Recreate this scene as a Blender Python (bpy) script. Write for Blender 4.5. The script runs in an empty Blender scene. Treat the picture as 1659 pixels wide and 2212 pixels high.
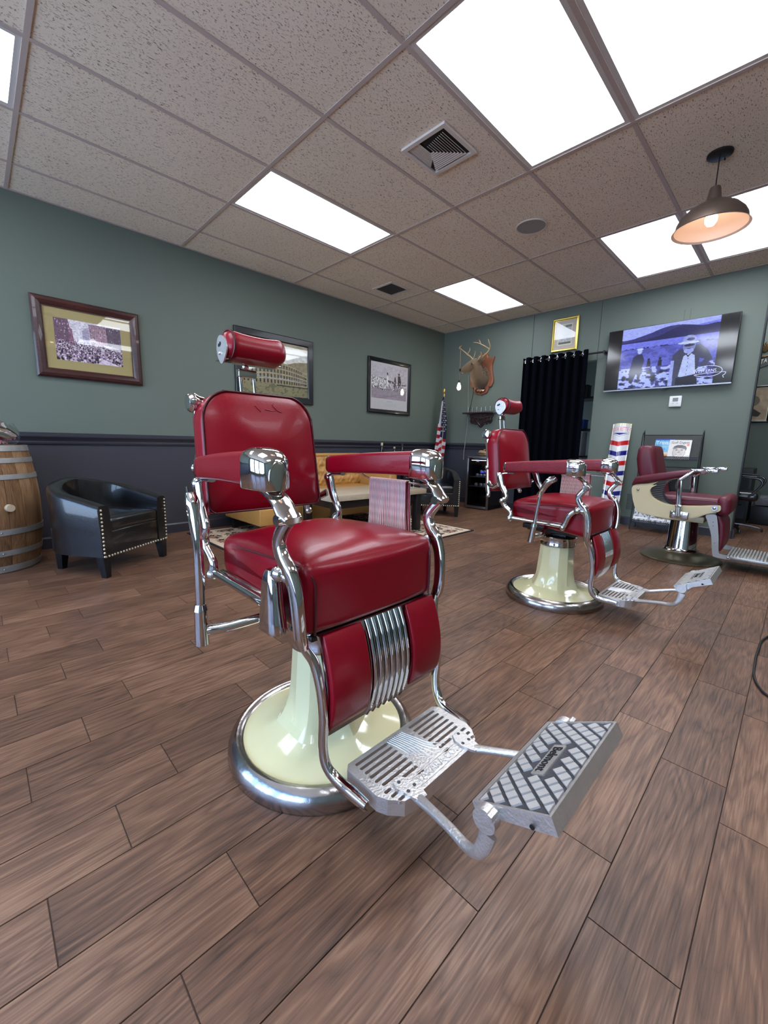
import bpy, bmesh, math, random
import numpy as np
from mathutils import Vector, Matrix
from mathutils.geometry import tessellate_polygon
PI = math.pi
S = bpy.context.scene
COL = S.collection
random.seed(7)
# ---------------------------------------------------------------- camera
H = 2.725          # ceiling height; left wall is y=0, back wall x=BX, camera looks to +x +y
BX = 5.306
def cam_axes(a, b, c):
    f = Vector((math.cos(b)*math.cos(a), math.cos(b)*math.sin(a), math.sin(b)))
    r = Vector((math.sin(a), -math.cos(a), 0)); u = r.cross(f)
    return r*math.cos(c)+u*math.sin(c), -r*math.sin(c)+u*math.cos(c), f
R_, U_, F_ = cam_axes(0.787926806, -0.16550943, 0.0203134346)
cd = bpy.data.cameras.new('camera'); cam = bpy.data.objects.new('camera', cd); COL.objects.link(cam)
cam.matrix_world = Matrix(((R_.x, U_.x, -F_.x, -0.35806), (R_.y, U_.y, -F_.y, -4.36946), (R_.z, U_.z, -F_.z, 0.93354), (0, 0, 0, 1)))
cd.sensor_fit = 'HORIZONTAL'; cd.sensor_width = 36.0; cd.lens = 36.0*885.13/1659.0
cd.clip_start = 0.02; cd.clip_end = 200
S.camera = cam
# ---------------------------------------------------------------- view, sky
S.view_settings.view_transform = 'Standard'; S.view_settings.look = 'None'
S.view_settings.gamma = 1.0; S.view_settings.use_curve_mapping = False
S.view_settings.exposure = 0.10
PANEL_E = 9.0      # ceiling light panels
SKY_E = 8.0
w = bpy.data.worlds.new('sky'); S.world = w; w.use_nodes = True
nt = w.node_tree; bg = nt.nodes['Background']
tc = nt.nodes.new('ShaderNodeTexCoord'); sx = nt.nodes.new('ShaderNodeSeparateXYZ'); rp = nt.nodes.new('ShaderNodeValToRGB')
nt.links.new(tc.outputs['Generated'], sx.inputs[0]); nt.links.new(sx.outputs['Z'], rp.inputs[0]); nt.links.new(rp.outputs[0], bg.inputs[0])
rp.color_ramp.elements[0].position = 0.0; rp.color_ramp.elements[0].color = (0.54, 0.70, 0.98, 1)
rp.color_ramp.elements[1].position = 0.05; rp.color_ramp.elements[1].color = (0.50, 0.72, 1.0, 1)
e = rp.color_ramp.elements.new(0.6); e.color = (0.18, 0.42, 1.0, 1)
bg.inputs[1].default_value = SKY_E
S.cycles.max_bounces = 8; S.cycles.glossy_bounces = 5; S.cycles.diffuse_bounces = 4; S.cycles.transparent_max_bounces = 12
S.cycles.sample_clamp_indirect = 6.0; S.cycles.caustics_reflective = False; S.cycles.caustics_refractive = False
# ---------------------------------------------------------------- materials
def lin(c):
    return tuple(((v/255)/12.92 if v/255 <= 0.04045 else ((v/255+0.055)/1.055)**2.4) for v in c)
MATS = {}
def mat(name, rgb=(128, 128, 128), rough=0.5, metal=0.0, coat=0.0, bump=0.0, bscale=60.0, emit=None, es=0.0, mottle=0.0, mscale=4.0, spec=0.5, trans=0.0, stretch=None, sheen=0.0):
    if name in MATS: return MATS[name]
    m = bpy.data.materials.new(name); m.use_nodes = True; MATS[name] = m
    n = m.node_tree; b = n.nodes['Principled BSDF']; L = n.links.new
    c = lin(rgb) + (1,)
    b.inputs['Base Color'].default_value = c; b.inputs['Roughness'].default_value = rough
    b.inputs['Metallic'].default_value = metal; b.inputs['Coat Weight'].default_value = coat
    b.inputs['Coat Roughness'].default_value = 0.08; b.inputs['Specular IOR Level'].default_value = spec
    b.inputs['Transmission Weight'].default_value = trans; b.inputs['Sheen Weight'].default_value = sheen
    if emit: b.inputs['Emission Color'].default_value = lin(emit)+(1,); b.inputs['Emission Strength'].default_value = es
    if bump or mottle:
        t = n.nodes.new('ShaderNodeTexCoord'); mp = n.nodes.new('ShaderNodeMapping'); L(t.outputs['Object'], mp.inputs[0])
        if stretch: mp.inputs['Scale'].default_value = stretch
    if bump:
        no = n.nodes.new('ShaderNodeTexNoise'); no.inputs['Scale'].default_value = bscale; no.inputs['Detail'].default_value = 4
        bu = n.nodes.new('ShaderNodeBump'); bu.inputs['Strength'].default_value = bump; bu.inputs['Distance'].default_value = 0.01
        L(mp.outputs[0], no.inputs['Vector']); L(no.outputs[0], bu.inputs['Height']); L(bu.outputs[0], b.inputs['Normal'])
    if mottle:
        no = n.nodes.new('ShaderNodeTexNoise'); no.inputs['Scale'].default_value = mscale; no.inputs['Detail'].default_value = 5
        mx = n.nodes.new('ShaderNodeMix'); mx.data_type = 'RGBA'
        L(mp.outputs[0], no.inputs['Vector']); L(no.outputs[0], mx.inputs[0])
        mx.inputs[6].default_value = tuple(v*(1-mottle) for v in c[:3])+(1,); mx.inputs[7].default_value = tuple(min(1, v*(1+mottle)) for v in c[:3])+(1,)
        L(mx.outputs[2], b.inputs['Base Color'])
    return m
def glass_mat(name, tint=(1, 1, 1), ior=1.5, dark=1.0):
    if name in MATS: return MATS[name]
    m = bpy.data.materials.new(name); m.use_nodes = True; MATS[name] = m; n = m.node_tree; L = n.links.new
    for x in list(n.nodes): n.nodes.remove(x)
    o = n.nodes.new('ShaderNodeOutputMaterial'); mx = n.nodes.new('ShaderNodeMixShader'); tr = n.nodes.new('ShaderNodeBsdfTransparent')
    gl = n.nodes.new('ShaderNodeBsdfGlossy'); lw = n.nodes.new('ShaderNodeLayerWeight'); lw.inputs[0].default_value = 0.5; pw = n.nodes.new('ShaderNodeMath'); pw.operation = 'POWER'; pw.inputs[1].default_value = 5.0; L(lw.outputs['Facing'], pw.inputs[0]); fr = n.nodes.new('ShaderNodeMath'); fr.operation = 'MULTIPLY_ADD'; fr.inputs[1].default_value = 0.9; fr.inputs[2].default_value = 0.035; L(pw.outputs[0], fr.inputs[0])
    tr.inputs[0].default_value = (tint[0]*dark, tint[1]*dark, tint[2]*dark, 1); gl.inputs['Roughness'].default_value = 0.02
    L(fr.outputs[0], mx.inputs[0]); L(tr.outputs[0], mx.inputs[1]); L(gl.outputs[0], mx.inputs[2]); L(mx.outputs[0], o.inputs[0])
    return m
def attr_mat(name, rough=0.5, emit=0.0, coat=0.0, bump=0.0):
    if name in MATS: return MATS[name]
    m = mat(name, rough=rough, coat=coat, bump=bump); n = m.node_tree; b = n.nodes['Principled BSDF']
    a = n.nodes.new('ShaderNodeAttribute'); a.attribute_name = 'Col'
    n.links.new(a.outputs['Color'], b.inputs['Base Color'])
    if emit:
        n.links.new(a.outputs['Color'], b.inputs['Emission Color']); b.inputs['Emission Strength'].default_value = emit
        b.inputs['Base Color'].default_value = (0.01, 0.01, 0.01, 1)
        for l in list(b.inputs['Base Color'].links): n.links.remove(l)
    return m
def wood_mat(name, dark, mid, light, scale=1.0, axis=0, rough=0.45, coat=0.0, ring=6.0, vary=0.35, spec=0.5):
    """grain running along one object axis, each object offset by its random value"""
    m = bpy.data.materials.new(name); m.use_nodes = True; MATS[name] = m; n = m.node_tree; b = n.nodes['Principled BSDF']; L = n.links.new
    t = n.nodes.new('ShaderNodeTexCoord'); oi = n.nodes.new('ShaderNodeObjectInfo'); ad = n.nodes.new('ShaderNodeVectorMath'); ad.operation = 'MULTIPLY_ADD'
    cv = n.nodes.new('ShaderNodeCombineXYZ'); cv.inputs[0].default_value = 1; cv.inputs[1].default_value = 1; cv.inputs[2].default_value = 1
    sc = n.nodes.new('ShaderNodeVectorMath'); sc.operation = 'SCALE'; sc.inputs[0].default_value = (37.0, 53.0, 71.0)
    L(oi.outputs['Random'], sc.inputs['Scale'])
    a2 = n.nodes.new('ShaderNodeVectorMath'); a2.operation = 'ADD'; L(t.outputs['Object'], a2.inputs[0]); L(sc.outputs[0], a2.inputs[1])
    mp = n.nodes.new('ShaderNodeMapping'); s = [9.0*scale]*3; s[axis] = 1.3*scale; mp.inputs['Scale'].default_value = s; L(a2.outputs[0], mp.inputs[0])
    n1 = n.nodes.new('ShaderNodeTexNoise'); n1.inputs['Scale'].default_value = 0.9; n1.inputs['Detail'].default_value = 3; n1.inputs['Distortion'].default_value = 0.35; L(mp.outputs[0], n1.inputs['Vector'])
    mu = n.nodes.new('ShaderNodeMath'); mu.operation = 'MULTIPLY'; mu.inputs[1].default_value = ring; L(n1.outputs[0], mu.inputs[0])
    pg = n.nodes.new('ShaderNodeMath'); pg.operation = 'PINGPONG'; pg.inputs[1].default_value = 0.5; L(mu.outputs[0], pg.inputs[0]); fr = n.nodes.new('ShaderNodeMath'); fr.operation = 'POWER'; fr.inputs[1].default_value = 0.55; L(pg.outputs[0], fr.inputs[0])
    mp2 = n.nodes.new('ShaderNodeMapping'); s2 = [230.0*scale]*3; s2[axis] = 9.0*scale; mp2.inputs['Scale'].default_value = s2; L(a2.outputs[0], mp2.inputs[0])
    n2 = n.nodes.new('ShaderNodeTexNoise'); n2.inputs['Scale'].default_value = 1.0; n2.inputs['Detail'].default_value = 5; L(mp2.outputs[0], n2.inputs['Vector'])
    n3 = n.nodes.new('ShaderNodeTexNoise'); n3.inputs['Scale'].default_value = 3.0; n3.inputs['Detail'].default_value = 2; L(a2.outputs[0], n3.inputs['Vector'])
    def mth(op, x, y):
        k = n.nodes.new('ShaderNodeMath'); k.operation = op
        for i, v in enumerate((x, y)):
            if isinstance(v, (int, float)): k.inputs[i].default_value = v
            else: L(v, k.inputs[i])
        return k.outputs[0]
    v = mth('ADD', mth('MULTIPLY', fr.outputs[0], 0.38), mth('MULTIPLY', n2.outputs[0], 0.75))
    v = mth('ADD', v, mth('MULTIPLY', n3.outputs[0], 0.55))
    v = mth('ADD', v, mth('MULTIPLY', mth('SUBTRACT', oi.outputs['Random'], 0.5), vary))
    v = mth('SUBTRACT', v, 0.36)
    cr = n.nodes.new('ShaderNodeValToRGB'); cr.color_ramp.elements[0].color = lin(dark)+(1,); cr.color_ramp.elements[1].color = lin(light)+(1,)
    cr.color_ramp.elements[0].position = 0.12; cr.color_ramp.elements[1].position = 0.88
    e = cr.color_ramp.elements.new(0.5); e.color = lin(mid)+(1,)
    L(v, cr.inputs[0]); L(cr.outputs[0], b.inputs['Base Color'])
    rr = n.nodes.new('ShaderNodeMapRange'); rr.inputs[3].default_value = rough+0.12; rr.inputs[4].default_value = rough-0.08; L(n2.outputs[0], rr.inputs[0]); L(rr.outputs[0], b.inputs['Roughness'])
    bu = n.nodes.new('ShaderNodeBump'); bu.inputs['Strength'].default_value = 0.18; bu.inputs['Distance'].default_value = 0.004; L(n2.outputs[0], bu.inputs['Height']); L(bu.outputs[0], b.inputs['Normal'])
    b.inputs['Coat Weight'].default_value = coat; b.inputs['Specular IOR Level'].default_value = spec
    return m

M_RED = mat('red_leather', (132, 2, 26), 0.29, coat=0.10, spec=0.36, bump=0.06, bscale=240, mottle=0.08, mscale=7)
M_REDW = mat('worn_red_leather', (126, 16, 34), 0.42, coat=0.1, bump=0.25, bscale=120, mottle=0.22, mscale=22)
M_PIPE = mat('dark_piping', (70, 6, 16), 0.4)
M_CHROME = mat('chrome', (208, 206, 204), 0.06, 1.0, bump=0.02, bscale=14)
M_ALU = mat('cast_aluminium', (216, 212, 208), 0.38, 0.85, bump=0.18, bscale=180, mottle=0.12, mscale=40)
M_PAD = mat('polished_tread', (236, 232, 228), 0.34, 0.6)
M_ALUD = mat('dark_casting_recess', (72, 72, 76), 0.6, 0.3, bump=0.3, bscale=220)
M_NICK = mat('worn_nickel_ring', (178, 172, 170), 0.20, 1.0, bump=0.10, bscale=30, mottle=0.14, mscale=26)
M_CREAM = mat('cream_enamel', (238, 228, 178), 0.12, coat=0.9, bump=0.03, bscale=18)
M_BLACK = mat('black_metal', (18, 18, 20), 0.45)
M_BLKLE = mat('black_leather', (15, 15, 18), 0.30, coat=0.6, bump=0.10, bscale=120)
M_BRASS = mat('nail_brass', (236, 226, 200), 0.38, 0.6)
M_TAN = mat('tan_leather', (186, 136, 72), 0.42, bump=0.2, bscale=60, mottle=0.10, mscale=6)
M_WALL = mat('green_wall_paint', (104, 113, 103), 0.62, bump=0.03, bscale=400, spec=0.35)
M_WAIN = mat('charcoal_wall_paint', (58, 57, 66), 0.55, bump=0.03, bscale=400)
M_TRIM = mat('charcoal_gloss_trim', (52, 51, 60), 0.30)
M_CEILP = mat('off_white_metal', (224, 214, 206), 0.5)
M_WHITE = mat('white_plastic', (225, 225, 222), 0.4)
# ---------------------------------------------------------------- mesh builders
class MB:
    def __init__(s): s.v = []; s.f = []
    def add(s, vs, fs):
        o = len(s.v); s.v += [tuple(p) for p in vs]; s.f += [tuple(i+o for i in f) for f in fs]; return s
    def box(s, c, d, rot=None, bev=0.0):
        x, y, z = (k/2 for k in d)
        if bev > 0:
            bm = bmesh.new(); bmesh.ops.create_cube(bm, size=1)
            for q in bm.verts: q.co = Vector((q.co.x*d[0], q.co.y*d[1], q.co.z*d[2]))
            bmesh.ops.bevel(bm, geom=list(bm.edges), offset=bev, segments=2, affect='EDGES', profile=0.5)
            bm.verts.index_update(); P = [q.co.copy() for q in bm.verts]; Fs = [[q.index for q in f.verts] for f in bm.faces]; bm.free()
        else:
            P = [Vector((i, j, k)) for i in (-x, x) for j in (-y, y) for k in (-z, z)]
            Fs = [(0, 1, 3, 2), (4, 6, 7, 5), (0, 4, 5, 1), (2, 3, 7, 6), (0, 2, 6, 4), (1, 5, 7, 3)]
        if rot is not None: P = [rot @ p for p in P]
        return s.add([p+Vector(c) for p in P], Fs)
    def rings(s, rs, close=True, capa=True, capb=True):
        n = len(rs[0]); vs = [p for r in rs for p in r]; fs = []
        for i in range(len(rs)-1):
            for j in range(n if close else n-1):
                a = i*n+j; b = i*n+(j+1) % n; fs.append((a, b, b+n, a+n))
        if capa: fs.append(tuple(reversed(range(n))))
        if capb: fs.append(tuple(range((len(rs)-1)*n, len(rs)*n)))
        return s.add(vs, fs)
    def cyl(s, p0, p1, r0, r1=None, n=20, caps=True):
        r1 = r0 if r1 is None else r1; p0 = Vector(p0); p1 = Vector(p1); t = (p1-p0).normalized()
        a = t.orthogonal().normalized(); b = t.cross(a)
        return s.rings([[p+(a*math.cos(2*PI*k/n)+b*math.sin(2*PI*k/n))*r for k in range(n)] for p, r in ((p0, r0), (p1, r1))], True, caps, caps)
    def lathe(s, prof, c=(0, 0, 0), n=32, axis='Z', cap=True):
        rs = []
        for r, z in prof:
            r = max(r, 1e-4); ring = []
            for k in range(n):
                x, y = r*math.cos(2*PI*k/n), r*math.sin(2*PI*k/n)
                p = {'Z': (x, y, z), 'X': (z, x, y), 'Y': (y, z, x)}[axis]
                ring.append(Vector(p)+Vector(c))
            rs.append(ring)
        return s.rings(rs, True, cap, cap)
    def ball(s, c, r, n=14, sc=(1, 1, 1)):
        pr = [(math.sin(PI*i/(n//2+3)), -math.cos(PI*i/(n//2+3))) for i in range(n//2+4)]
        rs = [[Vector((c[0]+max(a, 1e-3)*r*sc[0]*math.cos(2*PI*k/n), c[1]+max(a, 1e-3)*r*sc[1]*math.sin(2*PI*k/n), c[2]+z*r*sc[2])) for k in range(n)] for a, z in pr]
        return s.rings(rs)
    def tube(s, pts, rad, n=12, side=None, sub=5, sq=1.0, cyc=False, caps=True):
        """smooth sweep; rad = r or (a,b) or list of them; side = reference lateral axis; sq<1 makes it boxy"""
        P = [Vector(p) for p in pts]; K = len(P)
        rl = rad if isinstance(rad, list) else [rad]*K
        rl = [(r, r) if isinstance(r, (int, float)) else r for r in rl]
        Q = []; RR = []
        segs = K if cyc else K-1
        for i in range(segs):
            g = (lambda j: P[j % K]) if cyc else (lambda j: P[max(0, min(K-1, j))])
            p0, p1, p2, p3 = g(i-1), g(i), g(i+1), g(i+2)
            for k in range(sub):
                t = k/sub; t2 = t*t; t3 = t2*t
                Q.append(0.5*((2*p1)+(p2-p0)*t+(2*p0-5*p1+4*p2-p3)*t2+(3*p1-p0-3*p2+p3)*t3))
                a, b = rl[i], rl[(i+1) % K]; tt = t*t*(3-2*t); RR.append((a[0]+(b[0]-a[0])*tt, a[1]+(b[1]-a[1])*tt))
        if not cyc: Q.append(P[-1]); RR.append(rl[-1])
        rs = []; ref = Vector(side).normalized() if side else None; prev = None
        for i, q in enumerate(Q):
            if cyc: t = (Q[(i+1) % len(Q)]-Q[i-1]).normalized()
            else: t = (Q[min(i+1, len(Q)-1)]-Q[max(i-1, 0)]).normalized()
            if ref is not None: a = (ref-t*ref.dot(t)).normalized()
            elif prev is None: a = t.orthogonal().normalized()
            else: a = (prev-t*prev.dot(t)).normalized()
            prev = a; b = t.cross(a); ra, rb = RR[i]; ring = []
            for k in range(n):
                th = 2*PI*(k+0.5)/n; c_, s_ = math.cos(th), math.sin(th)
                ring.append(q+a*ra*math.copysign(abs(c_)**sq, c_)+b*rb*math.copysign(abs(s_)**sq, s_))
            rs.append(ring)
        if cyc: rs.append(rs[0]); return s.rings(rs, True, False, False)
        return s.rings(rs, True, caps, caps)
    def rbox(s, c, d, r=0.03, n=8, fn=None, rot=None):
        """rounded cushion block; fn(p,unit)->p deforms in local coordinates"""
        hx, hy, hz = (k/2 for k in d); vs = []; fs = []; idx = {}
        h = (hx, hy, hz); rr = min(r, hx, hy, hz)
        def coord(i, ax):
            # dense near the rounded edge
            t = i/n*2-1
            return t
        def vid(u):
            key = tuple(round(k, 5) for k in u)
            if key in idx: return idx[key]
            p = [0, 0, 0]
            for a in range(3):
                t = u[a]; p[a] = t*h[a]
            q = [max(-(h[a]-rr), min(h[a]-rr, p[a])) for a in range(3)]
            dv = Vector([p[a]-q[a] for a in range(3)])
            P = Vector(q)+(dv.normalized()*rr if dv.length > 1e-9 else dv)
            if fn: P = fn(P, Vector(u))
            if rot is not None: P = rot @ P
            vs.append(P+Vector(c)); idx[key] = len(vs)-1; return idx[key]
        def tt(a):
            e = rr/h[a]; k = 3; L = [-1+e*(1-math.cos(PI/2*j/k)) for j in range(k)]
            m = max(1, n-2*k); L += [-1+e+(2-2*e)*j/m for j in range(m+1)]; L += [-x for x in reversed(L[:k])]
            return L
        T = [tt(a) for a in range(3)]
        for ax in range(3):
            a1, a2 = (ax+1) % 3, (ax+2) % 3
            for sg in (-1, 1):
                for i in range(len(T[a1])-1):
                    for j in range(len(T[a2])-1):
                        q = []
                        for (ii, jj) in ((i, j), (i+1, j), (i+1, j+1), (i, j+1)):
                            u = [0, 0, 0]; u[ax] = sg; u[a1] = T[a1][ii]; u[a2] = T[a2][jj]; q.append(vid(u))
                        if sg < 0: q.reverse()
                        if len(set(q)) > 2: fs.append(tuple(q))
        return s.add(vs, fs)
    def prism(s, loops, o, ux, uy, nz, t):
        """2-D outline with holes, extruded by t along nz"""
        o, ux, uy, nz = Vector(o), Vector(ux), Vector(uy), Vector(nz)
        L3 = [[Vector((p[0], p[1], 0)) for p in lp] for lp in loops]
        tri = tessellate_polygon(L3); flat = [p for lp in loops for p in lp]; N = len(flat)
        base = [o+ux*p[0]+uy*p[1] for p in flat]; top = [p+nz*t for p in base]; fs = []
        right = ux.cross(uy).dot(nz) > 0
        for a, b, c in tri:
            A = flat[a]; B = flat[b]; C_ = flat[c]
            ccw = ((B[0]-A[0])*(C_[1]-A[1])-(B[1]-A[1])*(C_[0]-A[0])) > 0
            if ccw == right: fs.append((a+N, b+N, c+N)); fs.append((c, b, a))
            else: fs.append((c+N, b+N, a+N)); fs.append((a, b, c))
        k = 0
        for lp in loops:
            m = len(lp)
            for i in range(m): a, b = k+i, k+(i+1) % m; fs.append((a, b, b+N, a+N))
            k += m
        return s.add(base+top, fs)
    def grid(s, fn, nu, nv, cu=False):
        vs = [fn(i/nu, j/nv) for j in range(nv+1) for i in range(nu+1)]
        return s.add(vs, [(j*(nu+1)+i, j*(nu+1)+i+1, (j+1)*(nu+1)+i+1, (j+1)*(nu+1)+i) for j in range(nv) for i in range(nu)])
    def mesh(s, name, m, smooth=True, angle=0.7):
        me = bpy.data.meshes.new(name); me.from_pydata([tuple(p) for p in s.v], [], s.f); me.update()
        bm = bmesh.new(); bm.from_mesh(me); bmesh.ops.recalc_face_normals(bm, faces=bm.faces); bm.to_mesh(me); bm.free()
        if smooth:
            me.polygons.foreach_set('use_smooth', [True]*len(me.polygons)); me.set_sharp_from_angle(angle=angle)
        me.materials.append(m); return me
    def build(s, name, m, parent=None, smooth=True, angle=0.7, loc=None, kind=None, label=None):
        o = bpy.data.objects.new(name, s.mesh(name, m, smooth, angle)); COL.objects.link(o)
        if parent: o.parent = parent
        if loc: o.location = loc
        if kind: o['kind'] = kind
        if label: o['label'] = label
        return o
def empty(name, loc=(0, 0, 0), rz=0.0, rx=0.0, ry=0.0):
    o = bpy.data.objects.new(name, None); COL.objects.link(o); o.location = loc; o.rotation_euler = (rx, ry, rz); o.empty_display_size = 0.05; return o
def tag(o, label, cat, group=None):
    o['label'] = label; o['category'] = cat
    if group: o['group'] = group
    return o
def struct(o): o['kind'] = 'structure'; return o
def thing(name, label, cat, loc=(0, 0, 0), rz=0.0, group=None): return tag(empty(name, loc, rz), label, cat, group)
def copy_tree(o, parent=None):
    c = o.copy(); COL.objects.link(c); c.parent = parent
    for ch in o.children: copy_tree(ch, c)
    return c
def boxo(name, m, c, d, parent=None, bev=0.0, **k): return MB().box(c, d, bev=bev).build(name, m, parent, **k)
def roundrect(w, h, r, n=5, cx=0, cy=0):
    out = []
    for (sx_, sy_, a0) in ((1, 1, 0), (-1, 1, 90), (-1, -1, 180), (1, -1, 270)):
        for k in range(n+1):
            a = math.radians(a0+90*k/n); out.append((cx+sx_*(w/2-r)+r*math.cos(a), cy+sy_*(h/2-r)+r*math.sin(a)))
    return out
def circ(cx, cy, r, n=10): return [(cx+r*math.cos(2*PI*k/n), cy+r*math.sin(2*PI*k/n)) for k in range(n)]
def text_mb(body, size, extrude, sx=1.0, bend=None, align='CENTER', spacing=1.0):
    """text as geometry; returned in x (reading), y (up), z (out)"""
    cu = bpy.data.curves.new('t', 'FONT'); cu.body = body; cu.size = size; cu.extrude = extrude; cu.align_x = align; cu.align_y = 'CENTER'; cu.resolution_u = 3
    cu.space_character = spacing
    o = bpy.data.objects.new('t', cu); COL.objects.link(o); dg = bpy.context.evaluated_depsgraph_get(); dg.update()
    me = bpy.data.meshes.new_from_object(o.evaluated_get(dg)); m = MB()
    m.v = [(v.co.x*sx, v.co.y, v.co.z) for v in me.vertices]; m.f = [tuple(p.vertices) for p in me.polygons]
    bpy.data.objects.remove(o); bpy.data.curves.remove(cu); bpy.data.meshes.remove(me); return m
def place(m, o, ux, uy, uz):
    o, ux, uy, uz = map(Vector, (o, ux, uy, uz)); m.v = [tuple(o+ux*p[0]+uy*p[1]+uz*p[2]) for p in m.v]; return m
# ---------------------------------------------------------------- painted prints (vertex colours on flat sheets)
RNG = np.random.default_rng(3)
def smooth_noise(h, w, cells, seed=0, octv=3):
    r = np.random.default_rng(seed); out = np.zeros((h, w)); amp = 1; tot = 0
    for o in range(octv):
        c = cells*2**o; g = r.random((c+2, c+2)); ys = np.linspace(0, c, h); xs = np.linspace(0, c, w)
        y0 = ys.astype(int); x0 = xs.astype(int); fy = (ys-y0)[:, None]; fx = (xs-x0)[None, :]
        fy = fy*fy*(3-2*fy); fx = fx*fx*(3-2*fx)
        v = g[y0][:, x0]*(1-fy)*(1-fx)+g[y0+1][:, x0]*fy*(1-fx)+g[y0][:, x0+1]*(1-fy)*fx+g[y0+1][:, x0+1]*fy*fx
        out += v*amp; tot += amp; amp *= 0.5
    return out/tot
class Img:
    def __init__(s, w, h, c=(255, 255, 255)):
        s.w, s.h = w, h; s.a = np.zeros((h, w, 3)); s.a[:] = c
        s.Y, s.X = np.mgrid[0:h, 0:w]; s.x = s.X/(w-1); s.y = s.Y/(h-1)      # y: 0 top, 1 bottom
    def fill(s, mask, c, al=1.0):
        c = np.array(c, float); m = (mask*al)[..., None] if mask.dtype != bool else mask[..., None]*al
        s.a = s.a*(1-m)+c*m
    def rect(s, x0, y0, x1, y1, c, al=1.0): s.fill((s.x >= x0) & (s.x <= x1) & (s.y >= y0) & (s.y <= y1), c, al)
    def ell(s, cx, cy, rx, ry, c, al=1.0): s.fill(((s.x-cx)/rx)**2+((s.y-cy)/ry)**2 <= 1, c, al)
    def poly(s, pts, c, al=1.0):
        m = np.zeros(s.x.shape, bool); n = len(pts)
        for i in range(n):
            x1, y1 = pts[i]; x2, y2 = pts[(i+1) % n]
            if y1 == y2: continue
            cond = ((s.y >= min(y1, y2)) & (s.y < max(y1, y2))) & (s.x < (x2-x1)*(s.y-y1)/(y2-y1)+x1); m ^= cond
        s.fill(m, c, al)
    def lines(s, k): s.a += k
def sheet(name, img, o, ux, uy, m, parent, w, h, kind=None):
    """flat printed sheet, o = top-left corner, ux right, uy down"""
    W, Hh = img.w, img.h; o, ux, uy = Vector(o), Vector(ux), Vector(uy)
    xs = np.linspace(0, w, W); ys = np.linspace(0, h, Hh); X, Y = np.meshgrid(xs, ys)
    P = np.array(o)[None, None]+X[..., None]*np.array(ux)+Y[..., None]*np.array(uy)
    idx = np.arange(W*Hh).reshape(Hh, W)
    F = np.stack([idx[:-1, :-1], idx[1:, :-1], idx[1:, 1:], idx[:-1, 1:]], -1).reshape(-1, 4)
    me = bpy.data.meshes.new(name); me.from_pydata(P.reshape(-1, 3).tolist(), [], F.tolist()); me.update()
    c = np.clip(img.a, 0, 255)/255; c = np.where(c <= 0.04045, c/12.92, ((c+0.055)/1.055)**2.4)
    ca = me.color_attributes.new('Col', 'FLOAT_COLOR', 'POINT'); ca.data.foreach_set('color', np.concatenate([c, np.ones((Hh, W, 1))], -1).astype(np.float32).ravel())
    me.materials.append(m); ob = bpy.data.objects.new(name, me); COL.objects.link(ob); ob.parent = parent
    return ob
# ================================================================= ROOM
M_PLANK = wood_mat('wood_look_plank', (60, 39, 28), (112, 79, 59), (160, 121, 94), 1.0, 0, 0.40, vary=0.13, ring=13.0)
M_GROUT = mat('grout', (84, 66, 57), 0.8)
floor = struct(boxo('floor', M_GROUT, (1.9, -3.3, -0.031), (11.2, 7.0, 0.06)))
PITCH = 0.1565; LEN = 0.617
full = MB().box((0, 0, 0), (LEN-0.0025, PITCH-0.0025, 0.006)).mesh('plank', M_PLANK, smooth=False)
extra = MB(); nplank = 0
for nrow in range(-15, 28):
    y0 = -4.343+PITCH*nrow; y1 = min(y0+PITCH, -0.002)
    if y0 > -0.01: continue
    off = -0.345+0.152*((nrow+1) % 3)
    for i in range(-6, 12):
        x0 = off+LEN*i; x1 = x0+LEN
        if x1 < -3.35 or x0 > 7.35: continue
        x0c, x1c = max(x0, -3.38), min(x1, 7.38)
        vis = (-0.75 < x0) and (x0 < BX+0.0) and (nrow >= -1)
        # wedge of the view
        if vis and ((x1-(-0.36))*0.7+(y1+4.37)*0.72 < 0.0): vis = False
        if vis and y0 > -1.9 and x0 < -0.7: vis = False
        if not vis or nplank >= 298:
            extra.box(((x0c+x1c)/2, (y0+y1)/2, 0), (x1c-x0c-0.003, y1-y0-0.003, 0.006)); continue
        x1v = min(x1c, BX+0.02) if y0 > -3.9 else x1c
        if x1v-x0c > LEN-0.001 and y1-y0 > PITCH-0.001:
            o = bpy.data.objects.new('plank', full)
            o.location = ((x0+x1)/2, (y0+y1)/2, 0)
        else:
            o = bpy.data.objects.new('plank', MB().box((0, 0, 0), (x1v-x0c-0.003, y1-y0-0.003, 0.006)).mesh('plank', M_PLANK, smooth=False))
            o.location = ((x0c+x1v)/2, (y0+y1)/2, 0)
        COL.objects.link(o); o.parent = floor; nplank += 1
ex = extra.build('distant_planks', M_PLANK, floor, smooth=False, kind='stuff')
# --- walls
YR = -6.6; XF = -3.4
wall_left = struct(MB().box(((XF+7.4)/2, 0.06, (0.93+H)/2+0.03), (7.4-XF, 0.12, H-0.93+0.06)).build('wall_left', M_WALL, smooth=False))
MB().box(((XF+BX)/2, 0.059, 0.465), (BX-XF, 0.118, 0.93)).build('wainscot_panel', M_WAIN, wall_left, smooth=False)
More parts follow.
